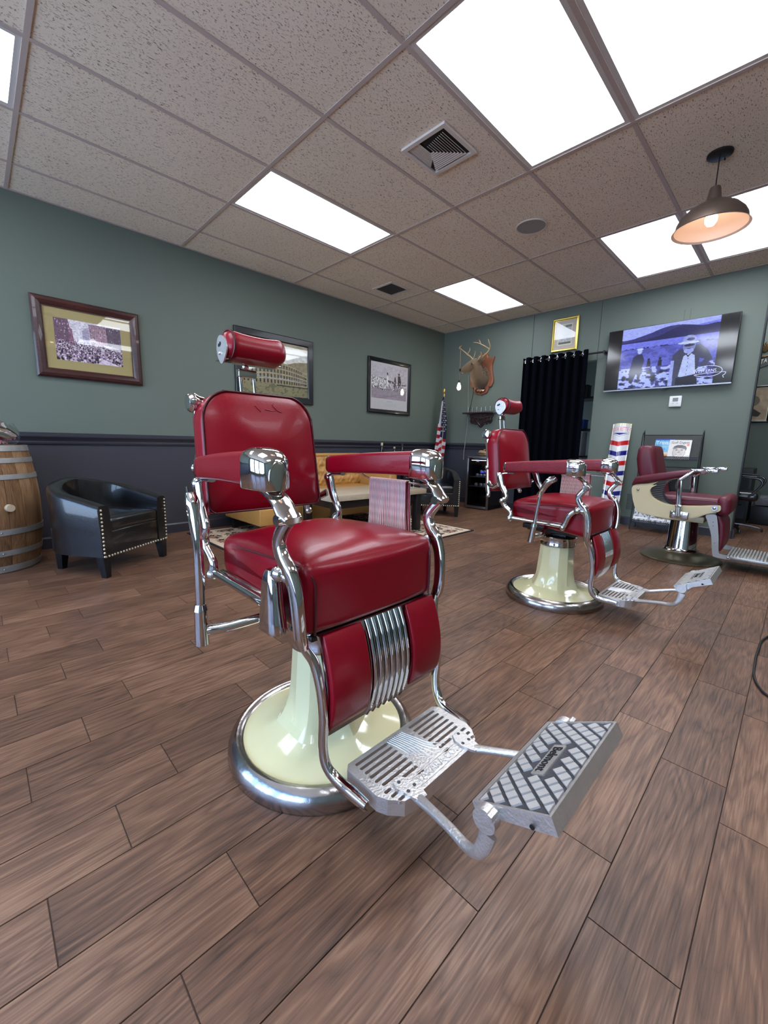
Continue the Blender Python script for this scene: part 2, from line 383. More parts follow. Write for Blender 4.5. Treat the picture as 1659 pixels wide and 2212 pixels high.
# back wall: dark lower part to the curtain, doorway, green part, free end at y=-3.94
wb = MB()
wb.box((BX+0.055, -0.80, (0.93+H)/2), (0.11, 1.60, H-0.93)); wb.box((BX+0.055, -2.005, (2.02+H)/2), (0.11, 0.81, H-2.02)); wb.box((BX+0.055, -3.175, H/2), (0.11, 1.53, H))
wall_back = struct(wb.build('wall_back', M_WALL, smooth=False))
boxo('wainscot_panel', M_WAIN, (BX+0.055, -0.80, 0.465), (0.11, 1.60, 0.93), wall_back)
for yy, z0, z1, wdt in ((-1.535, 2.05, H, 0.006), (-2.405, 2.03, H, 0.003), (-3.265, 2.31, 2.44, 0.003), (-3.32, 2.31, 2.44, 0.003)):
    boxo('panel_seam', M_BLACK if wdt > 0.005 else M_TRIM, (BX-0.001, yy, (z0+z1)/2), (0.004, wdt, z1-z0), wall_back)
struct(boxo('trim_1', M_BLACK, (BX+0.05, -3.945, H/2), (0.125, 0.012, H)))
struct(boxo('wall_far', M_WALL, (7.46, -3.3, H/2), (0.12, 6.8, H)))
struct(boxo('wall_closet', mat('closet_paint', (84, 88, 90), 0.7), (6.4, -2.95, H/2), (1.95, 0.08, H)))
struct(boxo('wall_right', M_WALL, (2.0, YR-0.06, H/2), (11.0, 0.12, H)))
# storefront wall with three big windows
wf = MB(); ws = [(-0.25, -1.85), (-2.05, -3.65), (-3.85, -6.2)]
wf.box((XF-0.06, -3.3, 0.10), (0.12, 6.7, 0.20)); wf.box((XF-0.06, -3.3, (2.45+H)/2), (0.12, 6.7, H-2.45))
for a, b in ((0.0, -0.25), (-1.85, -2.05), (-3.65, -3.85), (-6.2, -6.6)): wf.box((XF-0.06, (a+b)/2, 1.325), (0.12, a-b, 2.25))
struct(wf.build('wall_front', M_WALL, smooth=False))
G_WIN = glass_mat('window_glass')
for k, (a, b) in enumerate(ws):
    wn = empty('window_%d' % (k+1), (XF-0.06, (a+b)/2, 1.325)); struct(wn); hw = (a-b)/2
    fr = MB()
    for yy in (-hw+0.03, hw-0.03): fr.box((0, yy, 0), (0.07, 0.06, 2.25))
    for zz in (-1.095, 1.095): fr.box((0, 0, zz), (0.07, 2*hw, 0.06))
    fr.build('window_frame', M_BLACK, wn, smooth=False); boxo('pane', G_WIN, (0, 0, 0), (0.006, 2*hw-0.1, 2.16), wn)
# skirting, chair rail
def rail_profile(): return [(0, 0), (0.012, 0), (0.016, 0.008), (0.016, 0.018), (0.010, 0.026), (0.014, 0.040), (0.024, 0.052), (0.030, 0.062), (0.030, 0.072), (0.022, 0.082), (0.010, 0.092), (0, 0.096)]
r1 = MB(); pf = rail_profile()
r1.rings([[Vector((x, -p[0], 0.872+p[1])) for p in pf] for x in (XF, BX)])
struct(r1.build('trim_2', M_TRIM, angle=0.5))
r2 = MB(); r2.rings([[Vector((BX-p[0], y, 0.872+p[1])) for p in pf] for y in (0, -1.47)]); struct(r2.build('trim_3', M_TRIM, angle=0.5))
bp = [(0, 0), (0.014, 0), (0.014, 0.085), (0.008, 0.098), (0, 0.10)]
def base(name, a, b, nrm):
    m = MB(); m.rings([[Vector((p[0]+nrm[0]*q[0], p[1]+nrm[1]*q[0], 0.002+q[1])) for q in bp] for p in (a, b)]); return struct(m.build(name, M_TRIM, smooth=False))
base('baseboard_left', (XF, 0), (BX, 0), (0, -1)); base('baseboard_back', (BX, 0), (BX, -1.6), (-1, 0)); base('baseboard_back.001', (BX, -2.41), (BX, -3.94), (-1, 0)); base('baseboard_end', (BX, -3.952), (BX+0.11, -3.952), (0, -1)); base('baseboard_far', (7.4, -2.99), (7.4, YR), (-1, 0))
# --- ceiling: tiles in a metal grid
M_TILE = mat('ceiling_tile', (244, 228, 206), 0.9, spec=0.2)
def tile_nodes(m):
    n = m.node_tree; b = n.nodes['Principled BSDF']; L = n.links.new
    t = n.nodes.new('ShaderNodeTexCoord'); oi = n.nodes.new('ShaderNodeObjectInfo'); sc = n.nodes.new('ShaderNodeVectorMath'); sc.operation = 'SCALE'; sc.inputs[0].default_value = (31, 17, 5); L(oi.outputs['Random'], sc.inputs['Scale'])
    a2 = n.nodes.new('ShaderNodeVectorMath'); a2.operation = 'ADD'; L(t.outputs['Object'], a2.inputs[0]); L(sc.outputs[0], a2.inputs[1])
    mp = n.nodes.new('ShaderNodeMapping'); mp.inputs['Scale'].default_value = (42, 100, 60); mp.inputs['Rotation'].default_value = (0, 0, 0.35); L(a2.outputs[0], mp.inputs[0])
    no = n.nodes.new('ShaderNodeTexNoise'); no.inputs['Scale'].default_value = 1.7; no.inputs['Detail'].default_value = 2; no.inputs['Distortion'].default_value = 0.8; L(mp.outputs[0], no.inputs['Vector'])
    cr = n.nodes.new('ShaderNodeValToRGB'); cr.color_ramp.elements[0].position = 0.60; cr.color_ramp.elements[0].color = (1, 1, 1, 1); cr.color_ramp.elements[1].position = 0.67; cr.color_ramp.elements[1].color = (0, 0, 0, 1); L(no.outputs[0], cr.inputs[0])
    n2 = n.nodes.new('ShaderNodeTexNoise'); n2.inputs['Scale'].default_value = 2.2; n2.inputs['Detail'].default_value = 4; L(a2.outputs[0], n2.inputs['Vector'])
    mx = n.nodes.new('ShaderNodeMix'); mx.data_type = 'RGBA'; mx.inputs[6].default_value = lin((238, 222, 202))+(1,); mx.inputs[7].default_value = lin((249, 237, 218))+(1,); L(n2.outputs[0], mx.inputs[0])
    m2 = n.nodes.new('ShaderNodeMix'); m2.data_type = 'RGBA'; m2.inputs[6].default_value = lin((150, 134, 124))+(1,); L(cr.outputs[0], m2.inputs[0]); L(mx.outputs[2], m2.inputs[7]); L(m2.outputs[2], b.inputs['Base Color'])
    bu = n.nodes.new('ShaderNodeBump'); bu.inputs['Strength'].default_value = 0.55; bu.inputs['Distance'].default_value = 0.004; L(cr.outputs[0], bu.inputs['Height']); L(bu.outputs[0], b.inputs['Normal'])
tile_nodes(M_TILE)
ceiling = struct(boxo('ceiling', M_CEILP, (2.0, -3.3, H+0.075), (11.0, 6.8, 0.03)))
gx = [XF, -2.438, -1.219, 0.0, 1.219, 2.438, 3.658, 4.877, BX]
gy = [0.0]+[-0.419-0.6096*k for k in range(10)]+[YR]
light_cells = {(3, 3): 'c', }
LIGHTS = [(1.219, 2.438, 2), (3.658, 4.877, 2), (-1.219, 0.0, 2), (1.219, 2.438, 5), (1.219, 2.438, 6), (3.658, 4.877, 5), (3.658, 4.877, 6), (-1.219, 0.0, 5), (-1.219, 0.0, 6), (1.219, 2.438, 9), (3.658, 4.877, 9), (-1.219, 0.0, 9)]
lset = {(round(a, 3), j) for a, b, j in LIGHTS}
tile_meshes = {}
for j in range(len(gy)-1):
    for i in range(len(gx)-1):
        if (round(gx[i], 3), j) in lset: continue
        dx = gx[i+1]-gx[i]; dy = gy[j]-gy[j+1]; key = (round(dx, 3), round(dy, 3))
        if key not in tile_meshes: tile_meshes[key] = MB().box((0, 0, 0), (dx-0.012, dy-0.012, 0.014)).mesh('ceiling_tile', M_TILE, smooth=False)
        o = bpy.data.objects.new('ceiling_tile', tile_meshes[key]); o.location = ((gx[i]+gx[i+1])/2, (gy[j]+gy[j+1])/2, H+0.009); COL.objects.link(o); o.parent = ceiling
        if False: break
M_TBAR = mat('grid_bar_paint', (196, 180, 172), 0.5)
for y in gy: boxo('grid_bar', M_TBAR, ((XF+BX)/2, min(-0.012, max(YR+0.012, y)), H-0.001), (BX-XF, 0.024, 0.004), ceiling)
for x in gx: boxo('grid_bar', M_TBAR, (min(BX-0.012, max(XF+0.012, x)), -3.3, H-0.0015), (0.024, 6.6, 0.004), ceiling)
# deeper room ceiling
for k in range(2):
    for j in range(6):
        if k == 1 and j == 1: continue
        boxo('ceiling_tile', M_TILE, (5.75+k*1.17, -3.25-0.6*j, H+0.009) if k == 0 else (6.78, -3.25-0.6*j, H+0.009), (0.72 if k == 0 else 1.2, 0.588, 0.014), ceiling)
boxo('ceiling_tile', M_TILE, (6.4, -1.5, H+0.009), (1.9, 2.8, 0.014), ceiling)
# light panels
M_DIFF = mat('lit_diffuser', (245, 248, 255), 0.5, emit=(238, 245, 255), es=PANEL_E)
M_EDGE = mat('panel_frame', (214, 210, 206), 0.4)
def light_panel(x0, x1, ya, yb, label):
    t = thing('ceiling_light_panel', label, 'light', ((x0+x1)/2, (ya+yb)/2, H), 0, 'flat light panels set in the ceiling grid')
    w_, h_ = x1-x0, ya-yb
    fr = MB(); o = [(-w_/2+0.012, -h_/2+0.012), (w_/2-0.012, -h_/2+0.012), (w_/2-0.012, h_/2-0.012), (-w_/2+0.012, h_/2-0.012)]
    q = 0.036; i_ = [(-w_/2+q, -h_/2+q), (w_/2-q, -h_/2+q), (w_/2-q, h_/2-q), (-w_/2+q, h_/2-q)]
    fr.prism([o, i_], (0, 0, 0.001), (1, 0, 0), (0, 1, 0), (0, 0, 1), 0.03); fr.build('panel_frame', M_EDGE, t, smooth=False)
    boxo('diffuser', M_DIFF, (0, 0, 0.012), (w_-2*q+0.002, h_-2*q+0.002, 0.006), t)
LL = ['lit ceiling panel nearest the left wall, above the framed ruin print', 'small lit ceiling panel furthest back, near the corner', 'lit ceiling panel cut by the left edge of the photo', 'biggest lit ceiling panel beside the square air vent', 'lit ceiling panel at the top right corner of the photo', 'lit ceiling panel left of the hanging dome lamp', 'lit ceiling panel behind the hanging dome lamp at right edge',
      'lit ceiling panel above and behind the camera, left one', 'lit ceiling panel above and behind the camera, right one', 'lit ceiling panel over the right side of the room, middle', 'lit ceiling panel over the right side of the room, far', 'lit ceiling panel over the right side of the room, near']
for (a, b, j), lb in zip(LIGHTS, LL): light_panel(a, b, gy[j], gy[j+1], lb)
light_panel(6.09, 7.29, -3.75, -4.36, 'bright light panel in the next room at right edge')
# ================================================================= BARBER CHAIRS
def quad_corner(P): return P
def barber_chair(loc, rz, dz, label, lever_tilt, bell, big):
    """local frame: +x where the sitter faces, +y sitter's left, z up; dz lowers the seat group"""
    t = thing('barber_chair', label, 'barber chair', (loc[0], loc[1], 0.004), rz, 'red and chrome barber chairs')
    def Z(p): return (p[0], p[1], p[2]+dz)
    # --- base
    NS = 12; rs = []
    prof = [(0.252, 0.030), (0.250, 0.050), (0.225, 0.056), (0.190, 0.064), (0.160, 0.073), (0.138, 0.085), (0.122, 0.102), (0.112, 0.128), (0.105, 0.165), (0.100, 0.215), (0.096, 0.27), (0.092, 0.335)]
    if not big: prof = [(r if z < 0.09 else r+0.006, z) for r, z in prof]
    N = 96
    for r, z in prof:
        f = max(0.0, min(1.0, (z-0.06)/0.04)); ring = []
        for k in range(N):
            a = 2*PI*k/N; sec = (a % (2*PI/NS))-PI/NS; poly = math.cos(PI/NS)/math.cos(sec)
            lobe = 1.0+0.10*f*(1-min(1, (z-0.06)/0.12))*math.cos(NS*a/2) if z > 0.06 else 1.0
            rr_ = r*((1-f)+f*(poly*0.55+0.45*math.cos(PI/NS)/math.cos(sec)))*lobe
            ring.append(Vector((rr_*math.cos(a), rr_*math.sin(a), z)))
        rs.append(ring)
    MB().rings(rs).build('base', M_CREAM, t, angle=0.28)
    MB().lathe([(0.243, 0.052), (0.250, 0.058), (0.262, 0.060), (0.276, 0.050), (0.286, 0.032), (0.288, 0.014), (0.284, 0.0), (0.24, 0.0)], n=72, cap=False).build('base_ring', M_NICK, t)
    MB().lathe([(0.092, 0.333), (0.104, 0.337), (0.106, 0.345), (0.103, 0.352), (0.103, 0.385), (0.106, 0.390), (0.103, 0.397), (0.086, 0.400), (0.05, 0.402)], n=48).build('collar', M_CHROME, t)
    pm = MB().cyl((0, 0, 0.39), (0, 0, 0.47+dz), 0.046, n=28); pm.box((0, 0, 0.485+dz), (0.30, 0.24, 0.03), bev=0.008)
    pm.box((0.03, -0.02, 0.44+dz), (0.07, 0.06, 0.05), bev=0.01); pm.build('lift_column', M_BLACK, t)
    # --- seat
    def seatfn(p, u):
        x, y, z = p; f = (x+0.2175)/0.435          # 0 back, 1 front
        wdt = 0.955+0.045*min(1, f*1.6); y *= wdt
        if z > 0:
            cr = (1-min(1, (x/0.2175)**2)**1.6)*(1-min(1, (y/0.225)**2)**1.3); z += 0.036*cr+0.014*f
            z += 0.0035*math.sin(y*38+x*9)*f*cr
        else: z += 0.050*(1-f)
        x += 0.012*max(0, f-0.6)/0.4*math.cos(u[1]*PI/2)*(1 if abs(u[2]) < 0.95 else 0.6)
        return Vector((x, y, z))
    MB().rbox((0.012, 0, 0.572+dz), (0.450, 0.45, 0.165), 0.030, 22, seatfn).build('seat', M_RED, t, angle=1.2)
    pp = MB()
    for sg in (-1, 1):
        pp.tube([(-0.198, 0.205*sg, 0.630+dz), (-0.08, 0.2165*sg, 0.642+dz), (0.05, 0.2215*sg, 0.652+dz), (0.17, 0.222*sg, 0.657+dz), (0.217, 0.214*sg, 0.652+dz), (0.240, 0.200*sg, 0.625+dz), (0.2425, 0.200*sg, 0.56+dz), (0.2405, 0.200*sg, 0.50+dz)], 0.0028, n=8)
    pp.build('seat_piping', M_PIPE, t, kind='stuff')
    MB().box((0.03, 0, 0.505+dz), (0.36, 0.36, 0.03), bev=0.006).box((0.226, 0, 0.487+dz), (0.016, 0.41, 0.014), bev=0.004).build('seat_pan', M_BLACK, t)
    # --- back cushion: tilted back, rounded top corners
    xb, zb, xt, zt = -0.298, 0.700, -0.350, 1.088
    up = Vector((xt-xb, 0, zt-zb)); Lb = up.length; up.normalize(); fw = Vector((up.z, 0, -up.x))
    def backsec(hw, hh, r, off, pinch=0.0):
        out = []; 
        for (a, b, a0, rr_) in ((1, 1, 0, r), (-1, 1, 90, r), (-1, -1, 180, 0.026), (1, -1, 270, 0.026)):
            for k in range(9):
                th = math.radians(a0+90*k/8); yy = a*(hw-rr_)+rr_*math.cos(th); vv = b*(hh-rr_)+rr_*math.sin(th)
                yy *= 1.0-0.055*(vv+hh)/(2*hh)
                out.append((yy, vv))
        return out
    def bk(y, v, d):   # y lateral, v along back from centre, d depth toward sitter
        c = Vector((xb, 0, zb))+up*(Lb/2+v)+fw*d; return Vector((c.x, y, c.z+dz))
    rs = []
    for d, ins in ((-0.085, 0.012), (-0.080, 0.004), (-0.070, 0.0), (-0.012, 0.0), (-0.004, 0.003), (0.0, 0.010)):
        rs.append([bk(y, v, d) for y, v in backsec(0.211-ins, Lb/2-ins, 0.098, d)])
    for s_ in (0.90, 0.75, 0.55, 0.35, 0.15):
        rs.append([bk(y, v, 0.002+0.027*(1-s_**2.2)+0.003*math.sin(v*34+y*11)*(1-s_)) for y, v in [(a*s_, b*s_) for a, b in backsec(0.201, Lb/2-0.010, 0.092, 0)]])
    m = MB().rings(rs); m.build('backrest', M_RED, t, angle=1.3)
    pl = backsec(0.2075, Lb/2-0.004, 0.094, 0)
    MB().tube([bk(y, v, -0.001) for y, v in pl], 0.0032, n=8, sub=2, cyc=True).build('back_piping', M_PIPE, t)
    if big:   # small crease wrinkles in the top of the cushion
        def bulge(y, v): s1 = max(abs(v)/(Lb/2-0.01), abs(y)/0.2); return 0.002+0.027*(1-min(1, s1)**2.2)
        for a, b, c in (((0.040, 0.150), (0.050, 0.138), (0.066, 0.133)), ((0.040, 0.150), (0.036, 0.158), (0.042, 0.163)), ((0.005, 0.139), (0.024, 0.137), (0.042, 0.138)), ((-0.030, 0.150), (-0.022, 0.140), (-0.012, 0.130))):
            MB().tube([bk(q[0], q[1], bulge(q[0], q[1])+0.0006) for q in (a, b, c)], 0.0012, n=6).build('leather_crease', M_RED, t)
    # chrome back frame and hubs
    bf = MB()
    for sg in (-1, 1):
        bf.tube([Z((-0.425, 0.186*sg, 1.02)), Z((-0.410, 0.192*sg, 0.93)), Z((-0.400, 0.200*sg, 0.80)), Z((-0.388, 0.204*sg, 0.70)), Z((-0.378, 0.206*sg, 0.665))], [(0.010, 0.017), (0.007, 0.011), (0.007, 0.010), (0.009, 0.016), (0.008, 0.010)], n=12, side=(0, 1, 0), sq=0.7)
        bf.ball(Z((-0.402, 0.206*sg, 0.84)), 0.014); bf.ball(Z((-0.380, 0.210*sg, 0.665)), 0.014)
        bf.tube([Z((-0.385, 0.206*sg, 0.745)), Z((-0.345, 0.222*sg, 0.722)), Z((-0.300, 0.240*sg, 0.742))], [(0.006, 0.020), (0.006, 0.012), (0.006, 0.014)], side=(0, 1, 0))
    bf.rings([[bk(y, v, d) for y, v in backsec(0.200, Lb/2-0.012, 0.09, 0)] for d in (-0.094, -0.084)])
    bf.build('back_frame', M_CHROME, t)
    for sg in (-1, 1):
        MB().lathe([(0.0, -0.028*sg), (0.020, -0.026*sg), (0.024, -0.010*sg), (0.031, 0.004*sg), (0.031, 0.014*sg), (0.024, 0.024*sg), (0.0, 0.027*sg)], Z((-0.428, 0.186*sg, 1.046)), n=28, axis='Y').build('hub', M_CHROME, t)
    # headrest posts, bracket, roll, end plate
    hp = MB()
    for y in (-0.028, 0.022): hp.cyl(Z((-0.425, y, 1.06)), Z((-0.437, y, 1.165)), 0.0048, n=12)
    hp.build('headrest_post', M_CHROME, t)
    hb = MB().box(Z((-0.436, -0.003, 1.158)), (0.022, 0.066, 0.026), bev=0.003); hb.ball(Z((-0.430, -0.010, 1.180)), 0.012); hb.box(Z((-0.420, 0.0, 1.190)), (0.07, 0.205, 0.005), bev=0.001)
    hb.build('headrest_bracket', M_CHROME, t)
    hc = Vector(Z((-0.392, 0, 1.232))); rs = []
    for k in range(23):
        y = -0.102+0.208*k/22; e = abs(2*k/22-1); pin = 1-0.30*max(0, (e-0.72)/0.28)**2.2; sag = -0.010*(1-e*e)
        rr_ = []
        for j in range(28):
            th = 2*PI*j/28; c_, s_ = math.cos(th), math.sin(th)
            px = 0.050*math.copysign(abs(c_)**0.75, c_)*pin; pz = 0.046*math.copysign(abs(s_)**0.72, s_)*pin+(sag if s_ > 0.2 else 0)
            px, pz = px*0.94-pz*0.26, pz*0.96+px*0.26
            rr_.append(hc+Vector((px, y, pz)))
        rs.append(rr_)
    hr = MB().rings(rs).build('headrest', M_RED, t, angle=1.2)
    MB().tube([hc+Vector((0.049*math.cos(2*PI*j/20)*1.02-0.012*math.sin(2*PI*j/20), -0.086, 0.045*math.sin(2*PI*j/20)+0.012*math.cos(2*PI*j/20))) for j in range(20)], 0.0035, n=6, sub=2, cyc=True).build('seam', M_PIPE, hr)
    for sg in (-1,):
        pts = [(-0.040, 0.006), (-0.030, 0.040), (-0.006, 0.052), (0.030, 0.036), (0.044, 0.006), (0.040, -0.020), (0.012, -0.052), (-0.008, -0.056), (-0.030, -0.030)]
        sm = []
        K = len(pts)
        for i in range(K):
            for q in range(4):
                tq = q/4; p0, p1, p2, p3 = (Vector((*pts[(i+o) % K], 0)) for o in (-1, 0, 1, 2))
                sm.append(tuple((0.5*((2*p1)+(p2-p0)*tq+(2*p0-5*p1+4*p2-p3)*tq*tq+(3*p1-p0-3*p2+p3)*tq**3))[:2]))
        pm_ = MB().prism([sm], hc+Vector((-0.004, sg*0.103, -0.012)), (0.88 if sg < 0 else 0.6, 0, 0), (0, 0, 0.80 if sg < 0 else 0.55), (0, sg, 0), 0.004).build('headrest_end_plate', M_ALU, t)
        sl = MB().prism([roundrect(0.016, 0.010, 0.0048)], hc+Vector((-0.018, sg*0.1072, 0.0)), (1, 0, 0), (0, 0, 1), (0, sg, 0), 0.0006); sl.cyl(hc+Vector((-0.010, sg*0.1072, 0.004)), hc+Vector((-0.010, sg*0.1080, 0.004)), 0.006)
        sl.build('slot', M_BLACK, pm_); MB().ball(hc+Vector((-0.014, sg*0.1075, -0.026)), 0.0052).build('screw', M_CHROME, pm_)
    # --- arms
    for sg in (-1, 1):
        rs = []
        for k in range(15):
            f = k/14; x = -0.245+0.380*f; yc = sg*(0.232+0.034*f); zl = 0.820+0.014*f; zh = 0.882+0.027*f
            hw, hh = 0.033+0.006*f, (zh-zl)/2; e = 1.0 if k not in (0,) else 0.94
            rs.append([Vector((x, yc+p[0]*e, (zl+zh)/2+dz+p[1]*e+0.003*math.sin(f*PI))) for p in roundrect(2*hw, 2*hh, 0.012, 4)])
        MB().rings(rs).build('armrest', M_RED if big else M_REDW, t, angle=0.9)
        cap = MB(); rs = []
        def arch(hw_, zb_, zt_):
            out = [(-hw_, zb_+0.004), (-hw_+0.004, zb_), (hw_-0.004, zb_), (hw_, zb_+0.004)]
            ry_ = min(hw_, 0.034)
            return out+[(hw_*math.copysign(abs(math.cos(a))**0.8, math.cos(a)), zt_-ry_+ry_*abs(math.sin(a))**0.8) for a in [PI*q/18 for q in range(1, 18)]]+[]
        for x, hw_, zt_ in ((0.130, 0.038, 0.911), (0.130, 0.043, 0.916), (0.134, 0.044, 0.917), (0.142, 0.0435, 0.917), (0.160, 0.043, 0.917), (0.176, 0.0415, 0.915), (0.190, 0.038, 0.911), (0.200, 0.033, 0.906), (0.207, 0.026, 0.899), (0.212, 0.017, 0.890), (0.214, 0.007, 0.878)):
            rs.append([Vector((x, sg*0.267+p[0], p[1]+dz)) for p in arch(hw_, 0.829, zt_)])
        cap.rings(rs)
        cap.tube([(0.207, sg*0.267-0.018, 0.835+dz), (0.209, sg*0.267-0.017, 0.866+dz), (0.210, sg*0.267-0.010, 0.882+dz), (0.211, sg*0.267, 0.887+dz), (0.210, sg*0.267+0.010, 0.882+dz), (0.209, sg*0.267+0.017, 0.866+dz), (0.207, sg*0.267+0.018, 0.835+dz)], 0.0035, n=8)
        cap.build('arm_cap', M_CHROME, t, angle=0.8)
        rc = MB(); rs = []
        for x, e in ((-0.243, 1.05), (-0.252, 1.03), (-0.258, 0.92), (-0.262, 0.6)):
            rs.append([Vector((x, sg*0.232+p[0], 0.851+dz+p[1])) for p in roundrect(0.066*e, 0.062*e, 0.018*e, 4)])
        rc.rings(rs); rc.build('rear_arm_cap', M_CHROME, t)
        # underside plate, broad swoop, hinge and S strut
        sw = MB().box((0.15, sg*0.266, 0.829+dz), (0.10, 0.05, 0.006), bev=0.002)
        sw.tube([Z((0.10, sg*0.262, 0.829)), Z((0.165, sg*0.262, 0.826)), Z((0.205, sg*0.258, 0.806)), Z((0.228, sg*0.256, 0.779)), Z((0.246, sg*0.256, 0.770))], [(0.012, 0.004), (0.024, 0.007), (0.025, 0.009), (0.026, 0.012), (0.019, 0.008)], n=16, side=(0, 1, 0), sq=0.8)
        sw.cyl(Z((0.226, sg*0.256-0.027, 0.770)), Z((0.226, sg*0.256+0.027, 0.770)), 0.0125, n=20)
        sw.build('arm_bracket', M_CHROME, t)
        st = MB().tube([Z((0.226, sg*0.255, 0.766)), Z((0.204, sg*0.255, 0.744)), Z((0.187, sg*0.254, 0.714)), Z((0.196, sg*0.253, 0.685)), Z((0.220, sg*0.251, 0.655)), Z((0.238, sg*0.248, 0.614)), Z((0.245, sg*0.246, 0.560)), Z((0.245, sg*0.242, 0.512)), Z((0.242, sg*0.234, 0.484))],
                       [(0.011, 0.014), (0.012, 0.015), (0.0125, 0.016), (0.013, 0.017), (0.014, 0.019), (0.012, 0.017), (0.012, 0.017), (0.012, 0.017), (0.011, 0.015)], n=16, side=(0, 1, 0), sq=0.62)
        st.tube([Z((0.234, sg*0.260, 0.63)), Z((0.245, sg*0.259, 0.56)), Z((0.245, sg*0.255, 0.51))], [(0.003, 0.004)]*3, n=8, side=(0, 1, 0))
        st.build('front_strut', M_CHROME, t, angle=1.0)
        br = MB().ball(Z((0.190, sg*0.256, 0.645)), 0.0200); br.ball(Z((0.215, sg*0.252, 0.642)), 0.015)
        br.tube([Z((0.178, sg*0.254, 0.640)), Z((0.150, sg*0.254, 0.615)), Z((0.134, sg*0.252, 0.575)), Z((0.120, sg*0.248, 0.546))], [(0.010, 0.014), (0.012, 0.016), (0.011, 0.015), (0.014, 0.016)], n=14, side=(0, 1, 0), sq=0.75)
        br.ball(Z((0.118, sg*0.250, 0.540)), 0.017); br.build('strut_bracket', M_CHROME, t)
        # rear strut
        rst = MB().tube([Z((-0.292, sg*0.243, 0.800)), Z((-0.268, sg*0.244, 0.737)), Z((-0.240, sg*0.245, 0.692)), Z((-0.236, sg*0.246, 0.668)), Z((-0.254, sg*0.247, 0.648)), Z((-0.238, sg*0.246, 0.615)), Z((-0.198, sg*0.245, 0.582)), Z((-0.205, sg*0.244, 0.546))],
                        [(0.012, 0.024), (0.011, 0.018), (0.011, 0.014), (0.011, 0.013), (0.016, 0.018), (0.012, 0.014), (0.012, 0.014), (0.016, 0.019)], n=14, side=(0, 1, 0))
        rst.tube([Z((-0.285, sg*0.240, 0.806)), Z((-0.255, sg*0.236, 0.815)), Z((-0.20, sg*0.236, 0.818))], (0.012, 0.006), n=10, side=(0, 1, 0))
        rst.ball(Z((-0.296, sg*0.243, 0.800)), 0.019, sc=(1, 0.8, 1)); rst.ball(Z((-0.256, sg*0.258, 0.648)), 0.016); rst.ball(Z((-0.203, sg*0.246, 0.545)), 0.019)
        rst.build('rear_strut', M_CHROME, t)
        MB().cyl(Z((-0.185, sg*0.243, 0.550)), Z((0.118, sg*0.246, 0.548)), 0.0125, n=20).box(Z((-0.03, sg*0.228, 0.556)), (0.30, 0.012, 0.010), bev=0.003).build('side_rail', M_CHROME, t)
        # leg bar from seat to platform
        MB().tube([Z((0.241, sg*0.236, 0.490)), Z((0.246, sg*0.222, 0.466)), Z((0.256, sg*0.211, 0.438)), Z((0.272, sg*0.207, 0.380)), Z((0.279, sg*0.206, 0.313)), Z((0.276, sg*0.206, 0.245)), Z((0.286, sg*0.204, 0.202)), Z((0.312, sg*0.196, 0.178)), Z((0.360, sg*0.191, 0.172)), Z((0.408, sg*0.188, 0.170))],
                  [(0.010, 0.013), (0.010, 0.013), (0.010, 0.012), (0.0095, 0.012), (0.0095, 0.012), (0.0095, 0.012), (0.010, 0.013), (0.011, 0.013), (0.012, 0.013), (0.010, 0.011)], n=16, side=(0, 1, 0), sq=0.7).build('leg_bar', M_CHROME, t, angle=1.0)
    if bell:
        rs = []
        for z, a, b in ((0.650, 0.012, 0.010), (0.640, 0.020, 0.014), (0.620, 0.026, 0.017), (0.580, 0.030, 0.019), (0.535, 0.036, 0.021), (0.515, 0.040, 0.023), (0.508, 0.039, 0.022)):
            rs.append([Vector((0.165+p[0], -0.262+p[1], z+dz)) for p in roundrect(2*a, 2*b, b*0.85, 5)])
        MB().rings(rs).build('hinge_cover', M_CHROME, t, angle=0.8)
    # --- calf panel
    def px(z): f = (z-0.25)/0.25; return 0.262+0.030*math.sin(PI*min(1, max(0, f))**0.9)-0.006*f
    zs = [0.245+0.255*k/12 for k in range(13)]
    bk_ = MB(); bk_.rings([[Vector(Z((px(z)+o[0], o[1], z))) for o in ((-0.012, -0.198), (-0.004, -0.198), (-0.004, 0.198), (-0.012, 0.198))] for z in zs]); bk_.build('calf_panel', M_CHROME, t, smooth=True, angle=0.5)
    for sg in (-1, 1):
        rs = []
        for k in range(13):
            z = 0.278+0.224*k/12; e = 1.0 if 0 < k < 12 else 0.96
            rs.append([Vector(Z((px(z)+0.004+(p[1] if k not in (0, 12) else p[1]*0.3), sg*0.136+p[0]*e, z))) for p in roundrect(0.118, 0.018, 0.007, 3)])
        MB().rings(rs).build('calf_pad', M_RED, t, angle=0.9)
    for k in range(7):
        y = -0.060+0.020*k
        MB().tube([Z((px(z)+0.001+(0.0 if 0.27 < z < 0.5 else -0.004), y, z)) for z in [0.252+0.248*q/8 for q in range(9)]], (0.0058, 0.0085), n=10, side=(0, 1, 0), sub=2).build('rib', M_CHROME, t)
    # --- platform with real slots
    x0, x1, hw = 0.306, 0.474, 0.168
    outer = [(x0, -hw+0.012), (x0+0.012, -hw), (x0+0.11, -hw), (x1-0.035, -hw+0.010), (x1-0.008, -hw+0.035), (x1, -hw+0.075), (x1, hw-0.075), (x1-0.008, hw-0.035), (x1-0.035, hw-0.010), (x0+0.11, hw), (x0+0.012, hw), (x0, hw-0.012)]
    holes = []
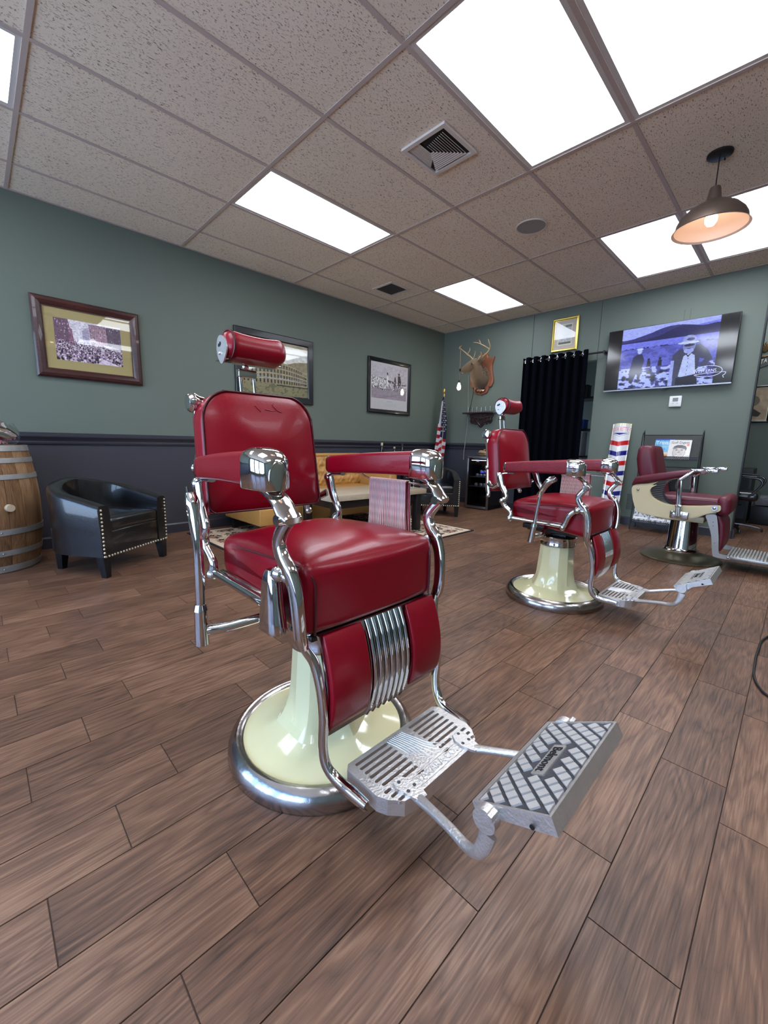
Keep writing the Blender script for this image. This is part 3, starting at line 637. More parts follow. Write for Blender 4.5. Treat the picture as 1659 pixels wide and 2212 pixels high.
    for sg in (-1, 1):
        for k in range(7):
            xx = x0+0.016+0.0165*k; a, b = (0.040, 0.146) if k < 5 else ((0.040, 0.140) if k == 5 else (0.042, 0.092))
            L_ = b-a; holes.append([(p[0], p[1]) for p in roundrect(0.0078, L_, 0.0037, 3, xx, sg*(a+b)/2)])
        for k in range(3): holes.append(roundrect(0.0078, 0.020, 0.0037, 3, x0+0.016+0.0165*(6+k)+0.002, sg*(0.141-0.004*k)))
        holes.append(roundrect(0.0078, 0.022, 0.0037, 3, x0+0.016+0.0165*7, sg*0.050))
    zt_ = 0.188+dz; pf = MB().prism([outer]+holes, (0, 0, zt_), (1, 0, 0), (0, 1, 0), (0, 0, -1), 0.008)
    ring = [outer, [(0.384+(p[0]-0.384)*0.93, p[1]*0.96) for p in outer]]
    pf.prism(ring, (0, 0, zt_-0.0079), (1, 0, 0), (0, 1, 0), (0, 0, -1), 0.030)
    plat = pf.build('platform', M_ALU, t, smooth=False)
    sw = MB()
    for k in range(9):
        f = -1+2*k/8
        sw.tube([(x0+0.012, f*0.026-0.012, zt_), (x0+0.050, f*0.022-0.002+0.006*f, zt_), (x0+0.085, f*0.034+0.004, zt_), (x0+0.115, f*0.060+0.006, zt_)], [(0.0012, 0.0012), (0.0016, 0.0018), (0.0018, 0.002), (0.001, 0.001)], n=6, side=(0, 0, 1))
    sw.build('relief_lines', M_ALU, plat)
    strip = MB().prism([[(x1-0.038, -0.088), (x1-0.009, -0.088), (x1-0.009, 0.080), (x1-0.022, 0.094), (x1-0.038, 0.080)], [(x1-0.036, -0.086), (x1-0.011, -0.086), (x1-0.011, 0.079), (x1-0.022, 0.091), (x1-0.036, 0.079)]], (0, 0, zt_), (1, 0, 0), (0, 1, 0), (0, 0, 1), 0.0016); strip.build('name_border', M_ALU, plat, smooth=False)
    tx = text_mb('TAKARA CO.', 0.026, 0.0012, sx=0.95); place(tx, (x1-0.0235, -0.002, zt_+0.0005), (0, 1, 0), (-1, 0, 0), (0, 0, 1)); tx.build('lettering', M_ALU, plat, smooth=False)
    # ankle brackets, arms
    for sg in (-1, 1):
        ab = MB().prism([[(p[0], sg*p[1]) for p in ((0.414, 0.112), (0.420, 0.122), (0.436, 0.128), (0.462, 0.122), (0.490, 0.116), (0.492, 0.092), (0.462, 0.082), (0.436, 0.086), (0.420, 0.098))]], (0, 0, zt_), (1, 0, 0), (0, 1, 0), (0, 0, 1), 0.006)
        ob = ab.build('ankle_bracket', M_ALU, t, smooth=False)
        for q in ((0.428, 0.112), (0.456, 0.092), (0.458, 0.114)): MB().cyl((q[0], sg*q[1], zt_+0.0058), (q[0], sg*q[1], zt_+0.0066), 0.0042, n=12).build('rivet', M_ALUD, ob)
        MB().tube([Z((0.474, sg*0.104, 0.184)), Z((0.530, sg*0.120, 0.200)), Z((0.585, sg*0.136, 0.214)), Z((0.628, sg*0.149, 0.222)), Z((0.654, sg*0.158, 0.238)), Z((0.668, sg*0.161, 0.266)), Z((0.674, sg*0.161, 0.296))],
                  [(0.012, 0.008), (0.0095, 0.008), (0.009, 0.008), (0.009, 0.009), (0.008, 0.011), (0.006, 0.014), (0.006, 0.016)], n=14, side=(0, 1, 0), sq=0.75).build('foot_arm', M_ALU, t)
    # --- tilting foot plate
    A = Vector(Z((0.636, 0, 0.318))); Bq = Vector(Z((0.770, 0, 0.389))); uu = (Bq-A); Wd = uu.length; uu.normalize(); nn = Vector((-uu.z, 0, uu.x)); yy = Vector((0, 1, 0))
    HB, HF = 0.150, 0.154
    def fp(u, y, n_=0.0): return A+uu*u+yy*y+nn*n_
    b_out = [(0, -HB), (Wd, -HF), (Wd, HF), (0, HB)]
    m = MB()
    top = [fp(u, y, 0) for u, y in b_out]; th = [0.016, 0.025, 0.025, 0.016]
    m.rings([[fp(u, y, -h) for (u, y), h in zip(b_out, th)], top])
    # rim
    m.prism([[(0, -HB), (Wd, -HF), (Wd, HF), (0, HB)], [(0.010, -HB+0.005), (Wd-0.005, -HF+0.004), (Wd-0.005, HF-0.004), (0.010, HB-0.005)]], A, uu, yy, nn, 0.0035)
    plate = m.build('foot_plate', M_ALU, t, smooth=False)
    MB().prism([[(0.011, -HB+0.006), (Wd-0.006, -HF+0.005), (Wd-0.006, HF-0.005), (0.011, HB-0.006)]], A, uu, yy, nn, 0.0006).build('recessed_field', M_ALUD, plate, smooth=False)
    pads = []
    du, dv = 0.0305, 0.0405
    def clip(poly, ax, val, keep_less):
        out = []
        for i in range(len(poly)):
            p, q = poly[i], poly[(i+1) % len(poly)]; pi = (p[ax] <= val) == keep_less; qi = (q[ax] <= val) == keep_less
            if pi: out.append(p)
            if pi != qi:
                s_ = (val-p[ax])/(q[ax]-p[ax]); out.append((p[0]+(q[0]-p[0])*s_, p[1]+(q[1]-p[1])*s_))
        return out
    allp = MB()
    for i in range(-1, 12):
        for j in range(-6, 7):
            cu_ = 0.018+i*du/2*1.0; cv_ = (j+(0.5 if i % 2 else 0))*dv*0.62
            cu_ = 0.012+i*0.0165; cv_ = (j+(0.5 if i % 2 else 0.0))*0.0335
            a_, b_ = 0.0125, 0.0118
            poly = [(cu_-a_, cv_), (cu_, cv_-b_), (cu_+a_, cv_), (cu_, cv_+b_)]
            for ax, val, kl in ((0, 0.013, False), (0, Wd-0.008, True), (1, -HB+0.006, False), (1, HB-0.006, True)):
                if poly: poly = clip(poly, ax, val, kl)
            if len(poly) < 3: continue
            cx_ = sum(p[0] for p in poly)/len(poly); cy_ = sum(p[1] for p in poly)/len(poly)
            if Wd*0.36 < cx_ < Wd*0.64 and abs(cy_) < 0.058: continue
            ar = abs(sum(poly[k][0]*poly[(k+1) % len(poly)][1]-poly[(k+1) % len(poly)][0]*poly[k][1] for k in range(len(poly))))/2
            if ar < 4e-5: continue
            if big: MB().prism([poly], A, uu, yy, nn, 0.0042).build('tread_pad', M_PAD, plate, smooth=False)
            else: allp.prism([poly], A, uu, yy, nn, 0.0045)
    if not big: allp.build('tread_pads', M_PAD, plate, smooth=False, kind='stuff')
    MB().prism([roundrect(0.026, 0.104, 0.003, 2, Wd*0.5, 0)], A, uu, yy, nn, 0.0036).build('name_plate', M_ALU, plate, smooth=False)
    tx = text_mb('Belmont', 0.027, 0.0009, sx=0.92); place(tx, fp(Wd*0.5, 0, 0.0040), -yy, uu, nn); tx.build('lettering', M_BLACK, plate, smooth=False)
    for sg in (-1, 1):
        hg = MB().cyl(fp(0.030, sg*(HB+0.020), -0.014), fp(0.030, sg*(HB+0.001), -0.014), 0.021, n=22); hg.cyl(fp(0.048, sg*(HB+0.026), -0.004), fp(0.048, sg*(HB+0.006), -0.004), 0.0075, n=6)
        hg.build('plate_hinge', M_ALU, t)
        MB().cyl(fp(0.115, sg*0.1575, -0.014), fp(0.115, sg*0.1600, -0.014), 0.004).build('screw', M_BLACK, plate)
    # --- lever on the sitter's right
    px_, py_ = (0.0, -0.335)
    lv = MB()
    R = Matrix.Rotation(lever_tilt, 3, 'Y')
    if big:
        LY = -0.335; pth = [(-0.066, 0.500), (-0.060, 0.60), (-0.060, 0.68), (-0.070, 0.745), (-0.079, 0.775), (-0.088, 0.800)]
        rad = [(0.011, 0.012), (0.012, 0.013), (0.0115, 0.012), (0.013, 0.015), (0.017, 0.018), (0.012, 0.010)]; s0, s1 = (-0.068, 0.410), (-0.066, 0.505)
    else:
        LY = -0.348; pth = [(0.000, 0.49-dz), (0.010, 0.58-dz), (0.020, 0.66-dz), (0.034, 0.705-dz), (0.060, 0.745-dz), (0.098, 0.762-dz)]
        rad = [(0.010, 0.010), (0.009, 0.009), (0.009, 0.010), (0.014, 0.015), (0.021, 0.018), (0.019, 0.012)]; s0, s1 = (-0.012, 0.405-dz), (0.000, 0.495-dz)
    lv.tube([Z((p[0], LY, p[1])) for p in pth], rad, n=16, side=(0, 1, 0))
    for k in (-1, 0, 1): lv.tube([Z((p[0]-0.3*rad[i+2][1], LY-(0.010 if i else 0.006)+0.002*k, p[1]+0.008*k*min(i, 2))) for i, p in enumerate(pth[2:])], 0.0028, n=6)
    lv.build('lever', M_CHROME, t)
    sk = MB().cyl(Z((s0[0], LY, s0[1])), Z((s1[0], LY, s1[1])), 0.0175, 0.0150, n=22); sk.cyl(Z((s1[0], LY, s1[1]-0.002)), Z((s1[0]+0.001, LY, s1[1]+0.014)), 0.0175, 0.013, n=18)
    sk.tube([Z((s0[0], LY+0.01, s0[1]+0.035)), Z((s0[0]+0.03, -0.28, s0[1]+0.040)), Z((0.00, -0.19, s0[1]+0.055)), Z((0.02, -0.08, s0[1]+0.065))], [(0.014, 0.014), (0.0130, 0.0130), (0.0125, 0.0125), (0.012, 0.012)], n=16)
    sk.build('lever_socket', M_CHROME, t)
    # --- towel bar under the sitter's left arm
    tb = MB().tube([Z((-0.17, 0.285, 0.828)), Z((-0.150, 0.300, 0.812)), Z((-0.128, 0.315, 0.802)), Z((-0.06, 0.316, 0.802)), Z((0.05, 0.316, 0.802)), Z((0.120, 0.316, 0.800)), Z((0.132, 0.312, 0.806)), Z((0.118, 0.285, 0.828))], 0.0034, n=8, sub=4)
    tb.box(Z((-0.16, 0.278, 0.826)), (0.03, 0.02, 0.008), bev=0.002); tb.build('towel_bar', M_CHROME, t)
    return t
CH1 = (0.345, -3.411); CH2 = (2.150, -3.377)
barber_chair(CH1, -PI/2, 0.0, 'large red and chrome vintage barber chair nearest the camera, in the foreground', 0.0, True, True)
barber_chair(CH2, -PI/2, -0.047, 'second red and chrome vintage barber chair, mid room behind the nearest one', 0.26, False, False)
# towels (rest on the bars)
def towel(ch, dz, label, zlen):
    W_, ths = 0.178, 0.010
    def P(f, side, z):
        wob = 0.004*math.sin(f*9+z*14)
        return (-0.130+W_*f+(0.012*(1-z/0.8) if side else 0)*(f-0.5), z)
    rs = []
    m = MB(); nu = 44; prof = []
    for k in range(13): prof.append((0.316+0.012, 0.802-zlen+zlen*k/12))
    for k in range(1, 7): a = PI*k/7; prof.append((0.316+0.012*math.cos(a), 0.802+0.008*math.sin(a)))
    for k in range(13): prof.append((0.316-0.012, 0.802-(zlen-0.012)*k/12))
    img_u = nu*6
    def fn(u, v):
        i = v*(len(prof)-1); k = min(int(i), len(prof)-2); f = i-k; y = prof[k][0]*(1-f)+prof[k+1][0]*f; z = prof[k][1]*(1-f)+prof[k+1][1]*f
        drop = max(0, 0.80-z)
        x = -0.132+W_*u+(u-0.5)*drop*0.10
        y += (0.0035*math.sin(u*11+1)+0.003*math.sin(u*23+drop*16))*min(1, drop*9)+0.0009*math.sin(u*2*PI*26)
        return (x, y, z+dz)
    m.grid(fn, 390, 90); me = m.mesh('towel', attr_mat('towel_cloth', 0.95, bump=0.4), True, 3.0)
    n = len(me.vertices); c = np.ones((n, 4), np.float32); i = np.arange(n) % 391; j = np.arange(n)//391
    u = i/390; v = j/90; st = (np.sin(u*2*PI*26) > -0.45)[:, None]; dots = ((np.sin(v*PI*150)*0.5+0.5)*0.18+0.82)[:, None]
    r_ = np.array(lin((176, 52, 74))); w_ = np.array(lin((252, 226, 218))); c[:, :3] = np.where(st, w_*dots, r_)
    ca = me.color_attributes.new('Col', 'FLOAT_COLOR', 'POINT'); ca.data.foreach_set('color', c.ravel())
    o = bpy.data.objects.new('towel', me); COL.objects.link(o); o.location = (ch[0], ch[1], 0.004); o.rotation_euler = (0, 0, -PI/2)
    so = o.modifiers.new('thick', 'SOLIDIFY'); so.thickness = 0.003
    tag(o, label, 'towel')
towel(CH1, 0.0, 'red and white striped towel hanging under the arm of the nearest barber chair', 0.19)
towel(CH2, -0.047, 'red and white striped towel hanging under the arm of the barber chair behind', 0.15)
# ================================================================= THIRD CHAIR (cream side shells)
M_MAR = mat('maroon_leather', (96, 18, 38), 0.42, bump=0.12, bscale=200, mottle=0.06)
M_IVORY = mat('ivory_painted_metal', (218, 204, 164), 0.38, coat=0.15, mottle=0.05, mscale=8)
M_STEEL = mat('brushed_steel', (168, 162, 156), 0.34, 0.9, bump=0.1, bscale=120)
M_OLIVE = mat('tarnished_base_metal', (120, 114, 92), 0.36, 0.85, mottle=0.2, mscale=10)
def spline2(pts, q=5, cyc=True):
    out = []; K = len(pts)
    for i in range(K if cyc else K-1):
        for k in range(q):
            t_ = k/q; g = lambda j: Vector((*pts[j % K], 0)) if cyc else Vector((*pts[max(0, min(K-1, j))], 0))
            p0, p1, p2, p3 = g(i-1), g(i), g(i+1), g(i+2)
            out.append(tuple((0.5*((2*p1)+(p2-p0)*t_+(2*p0-5*p1+4*p2-p3)*t_*t_+(3*p1-p0-3*p2+p3)*t_**3))[:2]))
    if not cyc: out.append(pts[-1])
    return out
def modern_chair():
    t = thing('barber_chair', 'maroon barber chair with cream side shells, rightmost of the three, by the rack', 'barber chair', (3.932, -3.730, 0.004), -PI/2, 'barber chairs')
    MB().lathe([(0.0, 0.004), (0.294, 0.0), (0.296, 0.008), (0.285, 0.016), (0.235, 0.030), (0.175, 0.046), (0.135, 0.060), (0.128, 0.068), (0.0, 0.07)], n=64).build('base', M_OLIVE, t)
    MB().lathe([(0.128, 0.064), (0.128, 0.076), (0.117, 0.086), (0.113, 0.10), (0.098, 0.34), (0.0, 0.345)], n=48).build('pedestal', M_CHROME, t)
    MB().box((-0.02, 0, 0.365), (0.34, 0.30, 0.05), bev=0.01).build('under_frame', M_IVORY, t)
    def sf(p, u):
        x, y, z = p
        if u[2] > 0: z += 0.012*math.cos(u[1]*PI/2)
        if x > 0.12: z -= 0.0
        return Vector((x, y, z))
    MB().rbox((0.060, 0, 0.505), (0.46, 0.40, 0.095), 0.036, 14, sf).rbox((0.262, 0, 0.500), (0.095, 0.43, 0.155), 0.042, 12).build('seat', M_MAR, t, angle=1.2)
    pp = MB().tube([(-0.14, -0.202, 0.515), (0.0, -0.206, 0.525), (0.14, -0.210, 0.532), (0.215, -0.213, 0.528), (0.245, -0.214, 0.505), (0.25, -0.214, 0.46)], 0.003, n=6)
    pp.build('seat_piping', M_PIPE, t)
    # back cushion with two upright seams
    rs = []
    for z, xf, th, hw, rr_ in ((0.50, -0.15, 0.12, 0.17, 0.03), (0.60, -0.175, 0.13, 0.18, 0.035), (0.72, -0.205, 0.15, 0.195, 0.04), (0.84, -0.235, 0.145, 0.195, 0.045), (0.92, -0.252, 0.125, 0.19, 0.045), (0.950, -0.265, 0.10, 0.178, 0.04), (0.958, -0.280, 0.07, 0.15, 0.03)):
        rs.append([Vector((xf-th/2+p[0], p[1]*(1+0.0), z-0.012*math.exp(-(p[1]/0.05)**2)*(1 if z > 0.94 else 0))) for p in roundrect(th, 2*hw, rr_, 5)])
    MB().rings(rs).build('backrest', M_MAR, t, angle=1.2)
    for sg in (-1, 1):
        MB().tube([(-0.205, 0.13*sg, 0.70), (-0.233, 0.128*sg, 0.82), (-0.252, 0.122*sg, 0.91), (-0.275, 0.11*sg, 0.95), (-0.34, 0.10*sg, 0.955)], 0.0028, n=6).build('back_piping', M_PIPE, t)
        # arm pad: long wedge, wide at the rear
        rs = []
        for x, z0, z1, yo, wd in ((-0.365, 0.612, 0.640, 0.235, 0.05), (-0.345, 0.622, 0.690, 0.235, 0.075), (-0.28, 0.640, 0.712, 0.240, 0.080), (-0.15, 0.672, 0.738, 0.250, 0.075), (-0.04, 0.706, 0.757, 0.258, 0.065), (0.03, 0.728, 0.768, 0.262, 0.055), (0.045, 0.735, 0.762, 0.262, 0.045)):
            hh = (z1-z0)/2; rs.append([Vector((x, sg*yo+p[0], (z0+z1)/2+p[1])) for p in roundrect(wd, 2*hh, min(hh, wd/2)*0.7, 4)])
        MB().rings(rs).build('armrest', M_MAR, t, angle=0.9)
        gr = MB().box((0.090, sg*0.272, 0.770), (0.11, 0.036, 0.026), bev=0.006).box((0.172, sg*0.272, 0.772), (0.070, 0.038, 0.030), bev=0.005).cyl((0.122, sg*0.272-0.02, 0.760), (0.122, sg*0.272+0.02, 0.760), 0.018, n=16)
        gr.build('arm_grip', M_CHROME, t)
        po = MB().tube([(0.055, sg*0.282, 0.766), (0.02, sg*0.286, 0.730), (-0.022, sg*0.288, 0.690)], [(0.014, 0.012)]*3, n=12, side=(0, 1, 0), sub=3, sq=0.5)
        po.tube([(-0.022, sg*0.286, 0.700), (-0.018, sg*0.286, 0.60), (-0.012, sg*0.286, 0.50), (-0.008, sg*0.286, 0.40)], [(0.010, 0.018)]*4, n=12, side=(0, 1, 0), sub=2, sq=0.5)
        po.box((-0.010, sg*0.287, 0.480), (0.046, 0.026, 0.022), bev=0.005); po.box((0.0, sg*0.276, 0.405), (0.125, 0.012, 0.062), bev=0.008)
        po.build('arm_post', M_CHROME, t)
        sh = spline2([(-0.358, 0.612), (-0.355, 0.52), (-0.322, 0.42), (-0.285, 0.385), (-0.20, 0.372), (-0.10, 0.362), (0.0, 0.362), (0.09, 0.386), (0.18, 0.436), (0.242, 0.462), (0.252, 0.490), (0.232, 0.508), (0.12, 0.492), (0.02, 0.482), (-0.08, 0.480), (-0.15, 0.500), (-0.205, 0.535), (-0.228, 0.585), (-0.215, 0.630), (-0.18, 0.660), (-0.25, 0.640)], 4)
        m = MB(); o1 = [(p[0], p[1]) for p in sh]
        m.prism([o1], (0, sg*0.222, 0), (1, 0, 0), (0, 0, 1), (0, sg, 0), 0.030)
        c_ = (-0.08, 0.47); m.prism([[((p[0]-c_[0])*0.955+c_[0]-0.008, (p[1]-c_[1])*0.90+c_[1]-0.006) for p in sh]], (0, sg*0.252, 0), (1, 0, 0), (0, 0, 1), (0, sg, 0), 0.006)
        shell = m.build('side_shell', M_IVORY, t, angle=0.5)
        MB().lathe([(0.0, 0.264*sg), (0.020, 0.264*sg), (0.020, 0.258*sg), (0.0, 0.25*sg)], (0.215, 0, 0.486), 20, 'Y').ball((0.215, 0.264*sg, 0.486), 0.011).ball((-0.315, 0.262*sg, 0.585), 0.011).build('pivot_bolt', M_CHROME, shell)
        # ribbed inner vent
        rb = MB()
        for k in range(19):
            f = k/18; a = math.radians(100+150*f)
            p0 = Vector((-0.10+0.135*math.cos(a), sg*0.232, 0.585+0.108*math.sin(a))); p1 = Vector((-0.10+0.055*math.cos(a)+0.01*f, sg*0.232, 0.585+0.07*math.sin(a)))
            p1 = Vector((p0.x+0.075+0.02*math.sin(PI*f), p0.y, p0.z+0.004-0.012*f)); rb.tube([p0, (p0+p1)/2+Vector((0, 0, 0.002)), p1], 0.0030, n=5, sub=2)
        rb.build('vent_ribs', M_STEEL, t, kind='stuff')
        MB().prism([spline2([(-0.235, 0.60), (-0.20, 0.68), (-0.12, 0.695), (-0.14, 0.60), (-0.10, 0.52), (-0.05, 0.485), (-0.14, 0.49), (-0.205, 0.53)], 4)], (0, sg*0.222, 0), (1, 0, 0), (0, 0, 1), (0, sg, 0), 0.003).build('vent_backing', M_BLACK, t, smooth=False)
        # leg plates down to footrest
        lg = spline2([(0.165, 0.420), (0.222, 0.432), (0.238, 0.400), (0.262, 0.27), (0.276, 0.150), (0.292, 0.130), (0.345, 0.122), (0.352, 0.108), (0.340, 0.096), (0.262, 0.098), (0.240, 0.125), (0.215, 0.27), (0.185, 0.36)], 4)
        lp_ = MB().prism([lg], (0, sg*0.205, 0), (1, 0, 0), (0, 0, 1), (0, sg, 0), 0.014).build('leg_plate', M_STEEL, t, angle=0.5)
        sc = MB()
        for q in ((0.216, 0.375), (0.220, 0.345), (0.245, 0.21), (0.338, 0.109)): sc.ball((q[0], sg*0.2195, q[1]), 0.005 if q[0] < 0.3 else 0.009, n=8)
        sc.build('plate_screws', M_CHROME, lp_, kind='stuff')
    cf = MB(); rs = []
    for z, x in ((0.42, 0.232), (0.36, 0.262), (0.27, 0.272), (0.18, 0.272), (0.145, 0.262)): rs.append([Vector((x+p[0], p[1], z)) for p in roundrect(0.045, 0.38, 0.018, 4)])
    cf.rings(rs).build('calf_pad', M_MAR, t, angle=0.9)
    fr = MB().box((0.47, 0, 0.105), (0.30, 0.40, 0.028), bev=0.006).build('footrest', M_STEEL, t)
    fb = MB()
    for k in range(15): fb.box((0.335+0.0195*k, 0, 0.122), (0.010, 0.385, 0.008))
    fb.build('tread_bars', M_ALU, fr, kind='stuff', smooth=False)
modern_chair()
# ================================================================= BARREL AND JAR
M_OAK = wood_mat('barrel_oak', (74, 50, 34), (136, 102, 72), (176, 142, 108), 0.9, 2, 0.62, vary=0.35, ring=3.0, spec=0.2)
M_HOOP = mat('galvanised_hoop', (164, 164, 162), 0.42, 0.4, mottle=0.22, mscale=24, bump=0.1)
bt = thing('wine_barrel', 'oak barrel with galvanised hoops standing in the left corner by the armchair', 'barrel', (-0.375, -0.352, 0.004))
def br_(z): f = z/0.868; return 0.292+0.046*math.sin(PI*max(0, min(1, f)))**0.9
NST = 22
for k in range(NST):
    a0 = 2*PI*k/NST+0.004; a1 = 2*PI*(k+1)/NST-0.004; m = MB(); rs = []
    for q in range(13):
        z = 0.868*q/12; r = br_(z)-0.0005*(k % 3); rs.append([Vector((rr_*math.cos(a), rr_*math.sin(a), z)) for rr_, a in ((r-0.02, a0), (r-0.001, a0), (r, a0+0.03), (r, (a0+a1)/2), (r, a1-0.03), (r-0.001, a1), (r-0.02, a1))])
    m.rings(rs).build('stave', M_OAK, bt, angle=0.4)
for z0, z1 in ((0.828, 0.866), (0.750, 0.783), (0.640, 0.673), (0.265, 0.305), (0.120, 0.158), (0.004, 0.050)):
    h = MB().lathe([(br_(z0)+0.0005, z0), (br_(z0)+0.0045, z0), (br_(z1)+0.0045, z1), (br_(z1)+0.0005, z1)], n=64, cap=False).build('hoop', M_HOOP, bt, angle=0.5)
    rv = MB()
    for a in (-1.42, -1.30): r = br_((z0+z1)/2)+0.006; rv.ball((r*math.cos(a), r*math.sin(a), (z0+z1)/2), 0.006, n=8)
    rv.build('hoop_rivets', M_STEEL, h, kind='stuff')
MB().lathe([(0.0, 0.845), (0.285, 0.845), (0.285, 0.855), (0.0, 0.855)], n=48).build('barrel_head', M_OAK, bt)
a = -1.13; nd = Vector((math.cos(a), math.sin(a), 0)); MB().cyl(nd*(br_(0.45)-0.01)+Vector((0, 0, 0.45)), nd*(br_(0.45)+0.022)+Vector((0, 0, 0.45)), 0.026, 0.024, 24).build('bung', mat('cork_bung', (196, 176, 150), 0.8, mottle=0.2, mscale=30), bt)
M_GLASS = glass_mat('clear_glass')
jt = thing('candy_jar', 'round glass candy jar with tilted lid standing on the barrel', 'jar', (-0.255, -0.44, 0.872))
MB().lathe([(0.0, 0.001), (0.105, 0.0), (0.128, 0.02), (0.142, 0.055), (0.138, 0.095), (0.118, 0.135), (0.112, 0.15)], n=40, cap=False).build('glass_body', M_GLASS, jt)
rt = Matrix.Rotation(math.radians(34), 3, Vector((0.6, -0.8, 0)).cross(Vector((0, 0, 1))).normalized()*-1)
def tl(p): return tuple(rt @ Vector(p)+Vector((0.012, -0.02, 0.118)))
lm_ = MB().lathe([(0.118, -0.006), (0.126, -0.004), (0.128, 0.004), (0.118, 0.008), (0.06, 0.016), (0.0, 0.02)], n=40); lm_.v = [tl(p) for p in lm_.v]; lm_.build('lid', M_CHROME, jt)
kb = MB().ball((0, 0, 0.034), 0.024, sc=(1, 1, 0.6)); kb.v = [tl(p) for p in kb.v]; kb.build('lid_knob', mat('red_enamel', (150, 40, 46), 0.3), jt)
for k in range(64):
    r = 0.115*math.sqrt(random.random()); a = random.uniform(0, 2*PI); z = 0.014+0.075*random.random()*(1-(r/0.15)**4)
    p = Vector((r*math.cos(a), r*math.sin(a), z)); d = Vector((random.uniform(-1, 1), random.uniform(-1, 1), random.uniform(-0.6, 0.6))).normalized()*0.014
    c = MB().cyl(p-d*0.6, p+d*0.6, 0.007, n=8); c.cyl(p+d*0.6, p+d*1.25, 0.0015, 0.008, 6).cyl(p-d*0.6, p-d*1.25, 0.0015, 0.008, 6)
    cn = (('candy_red', (190, 46, 60)), ('candy_pink', (226, 150, 160)), ('candy_white', (236, 226, 220)), ('candy_lilac', (150, 96, 130)))[k % 4]
    o = c.build('wrapped_candy', mat(cn[0], cn[1], 0.25, coat=0.6)); o.location = (-0.255, -0.44, 0.872)
    tag(o, 'small wrapped candy inside the round glass jar on the barrel', 'candy', 'wrapped candies in the glass jar')
# ================================================================= TUB ARMCHAIRS
def tub_chair(loc, rz, label):
    t = thing('tub_armchair', label, 'armchair', (loc[0], loc[1], 0.004), rz, 'black tub armchairs')
    W2, D = 0.305, 0.27; rs = []; path = []
    for k in range(8): path.append((D-k*(D-0.0)/8*1.0, W2-0.0, 0.0+k/8*0.18))
    for k in range(25):
        a = PI/2+PI*k/24; path.append((math.cos(a)*0.29, math.sin(a)*W2, 0.18+0.64*k/24))
    for k in range(1, 9): path.append((D*k/8, -W2, 0.82+0.18*k/8))
    n = len(path)
    for i, (x, y, s_) in enumerate(path):
        p0 = Vector((*path[max(0, i-1)][:2], 0)); p1 = Vector((*path[min(n-1, i+1)][:2], 0)); tg = (p1-p0).normalized(); inn = Vector((-tg.y, tg.x, 0))
        if inn.dot(Vector((0.02-x, -y, 0))) < 0: inn = -inn
        hb = 0.640-0.150*min(1, abs(s_-0.5)/0.5)**1.25; b = 0.135; th = 0.085
        tp = 0.028*(1-(b)/hb)
        sec = [(0.030, b), (0.0, b+0.01), (-0.004, b+(hb-b)*0.5), (-0.012, hb-0.03), (-0.004, hb-0.008), (0.018, hb), (th-0.030, hb-0.001), (th-0.008, hb-0.012), (th-0.004, hb-0.04), (th+0.004, b+(hb-b)*0.5), (th, b)]
        rs.append([Vector((x, y, 0))+inn*q[0]+Vector((0, 0, q[1])) for q in sec])
    MB().rings(rs).build('tub_shell', M_BLKLE, t, angle=0.9)
    MB().rbox((0.03, 0, 0.225), (0.47, 0.475, 0.175), 0.012, 8).build('front_apron', M_BLKLE, t)
    def cf(p, u): return Vector((p[0], p[1], p[2]+(0.018*math.cos(u[0]*PI/2)*math.cos(u[1]*PI/2) if u[2] > 0 else 0)))
    MB().rbox((0.028, 0, 0.350), (0.48, 0.455, 0.095), 0.028, 10, cf).build('seat_cushion', M_BLKLE, t, angle=1.2)
    sm = MB()
    for sg in (-1, 1): sm.box((0.266, sg*0.2375, 0.22), (0.003, 0.002, 0.16))
    nl = MB(); x = D+0.006
    for sg in (-1, 1):
        for k in range(13): nl.ball((x, sg*0.296, 0.150+0.026*k), 0.0075, n=6, sc=(0.7, 1, 1))
    for k in range(23): nl.ball((x-0.002 if abs(-0.286+0.026*k) > 0.23 else 0.2685, -0.286+0.026*k, 0.147), 0.0075, n=6, sc=(0.7, 1, 1))
    nl.build('nail_heads', M_BRASS, t, kind='stuff')
    for sx_, sy_ in ((1, 1), (1, -1), (-1, 1), (-1, -1)):
        m = MB(); m.rings([[Vector(((0.238 if sx_ > 0 else -0.20)+e*sx_*0.012+q[0]*a_, sy_*(0.272 if sx_ > 0 else 0.17)+q[1]*a_, z)) for q in ((-1, -1), (1, -1), (1, 1), (-1, 1))] for z, a_, e in ((0.0, 0.019, 1), (0.145, 0.030, 0))])
        m.build('leg', mat('black_lacquer_leg', (16, 15, 17), 0.25), t, smooth=False)
def ac_loc(fl, fr, back=0.27):
    fl, fr = Vector(fl), Vector(fr); md = (fl+fr)/2; w_ = (fr-fl).normalized(); f = Vector((w_.y, -w_.x)); return md-f*back, math.atan2(f.y, f.x)
l1, r1_ = ac_loc((0.171, -1.189), (0.655, -0.846), 0.250); tub_chair(l1, r1_, 'black leather tub armchair beside the wine barrel')
l2, r2_ = ac_loc((3.66, -0.86), (4.07, -1.30), 0.250); tub_chair(l2, r2_, 'black leather tub armchair in front of the glass door drinks fridge')
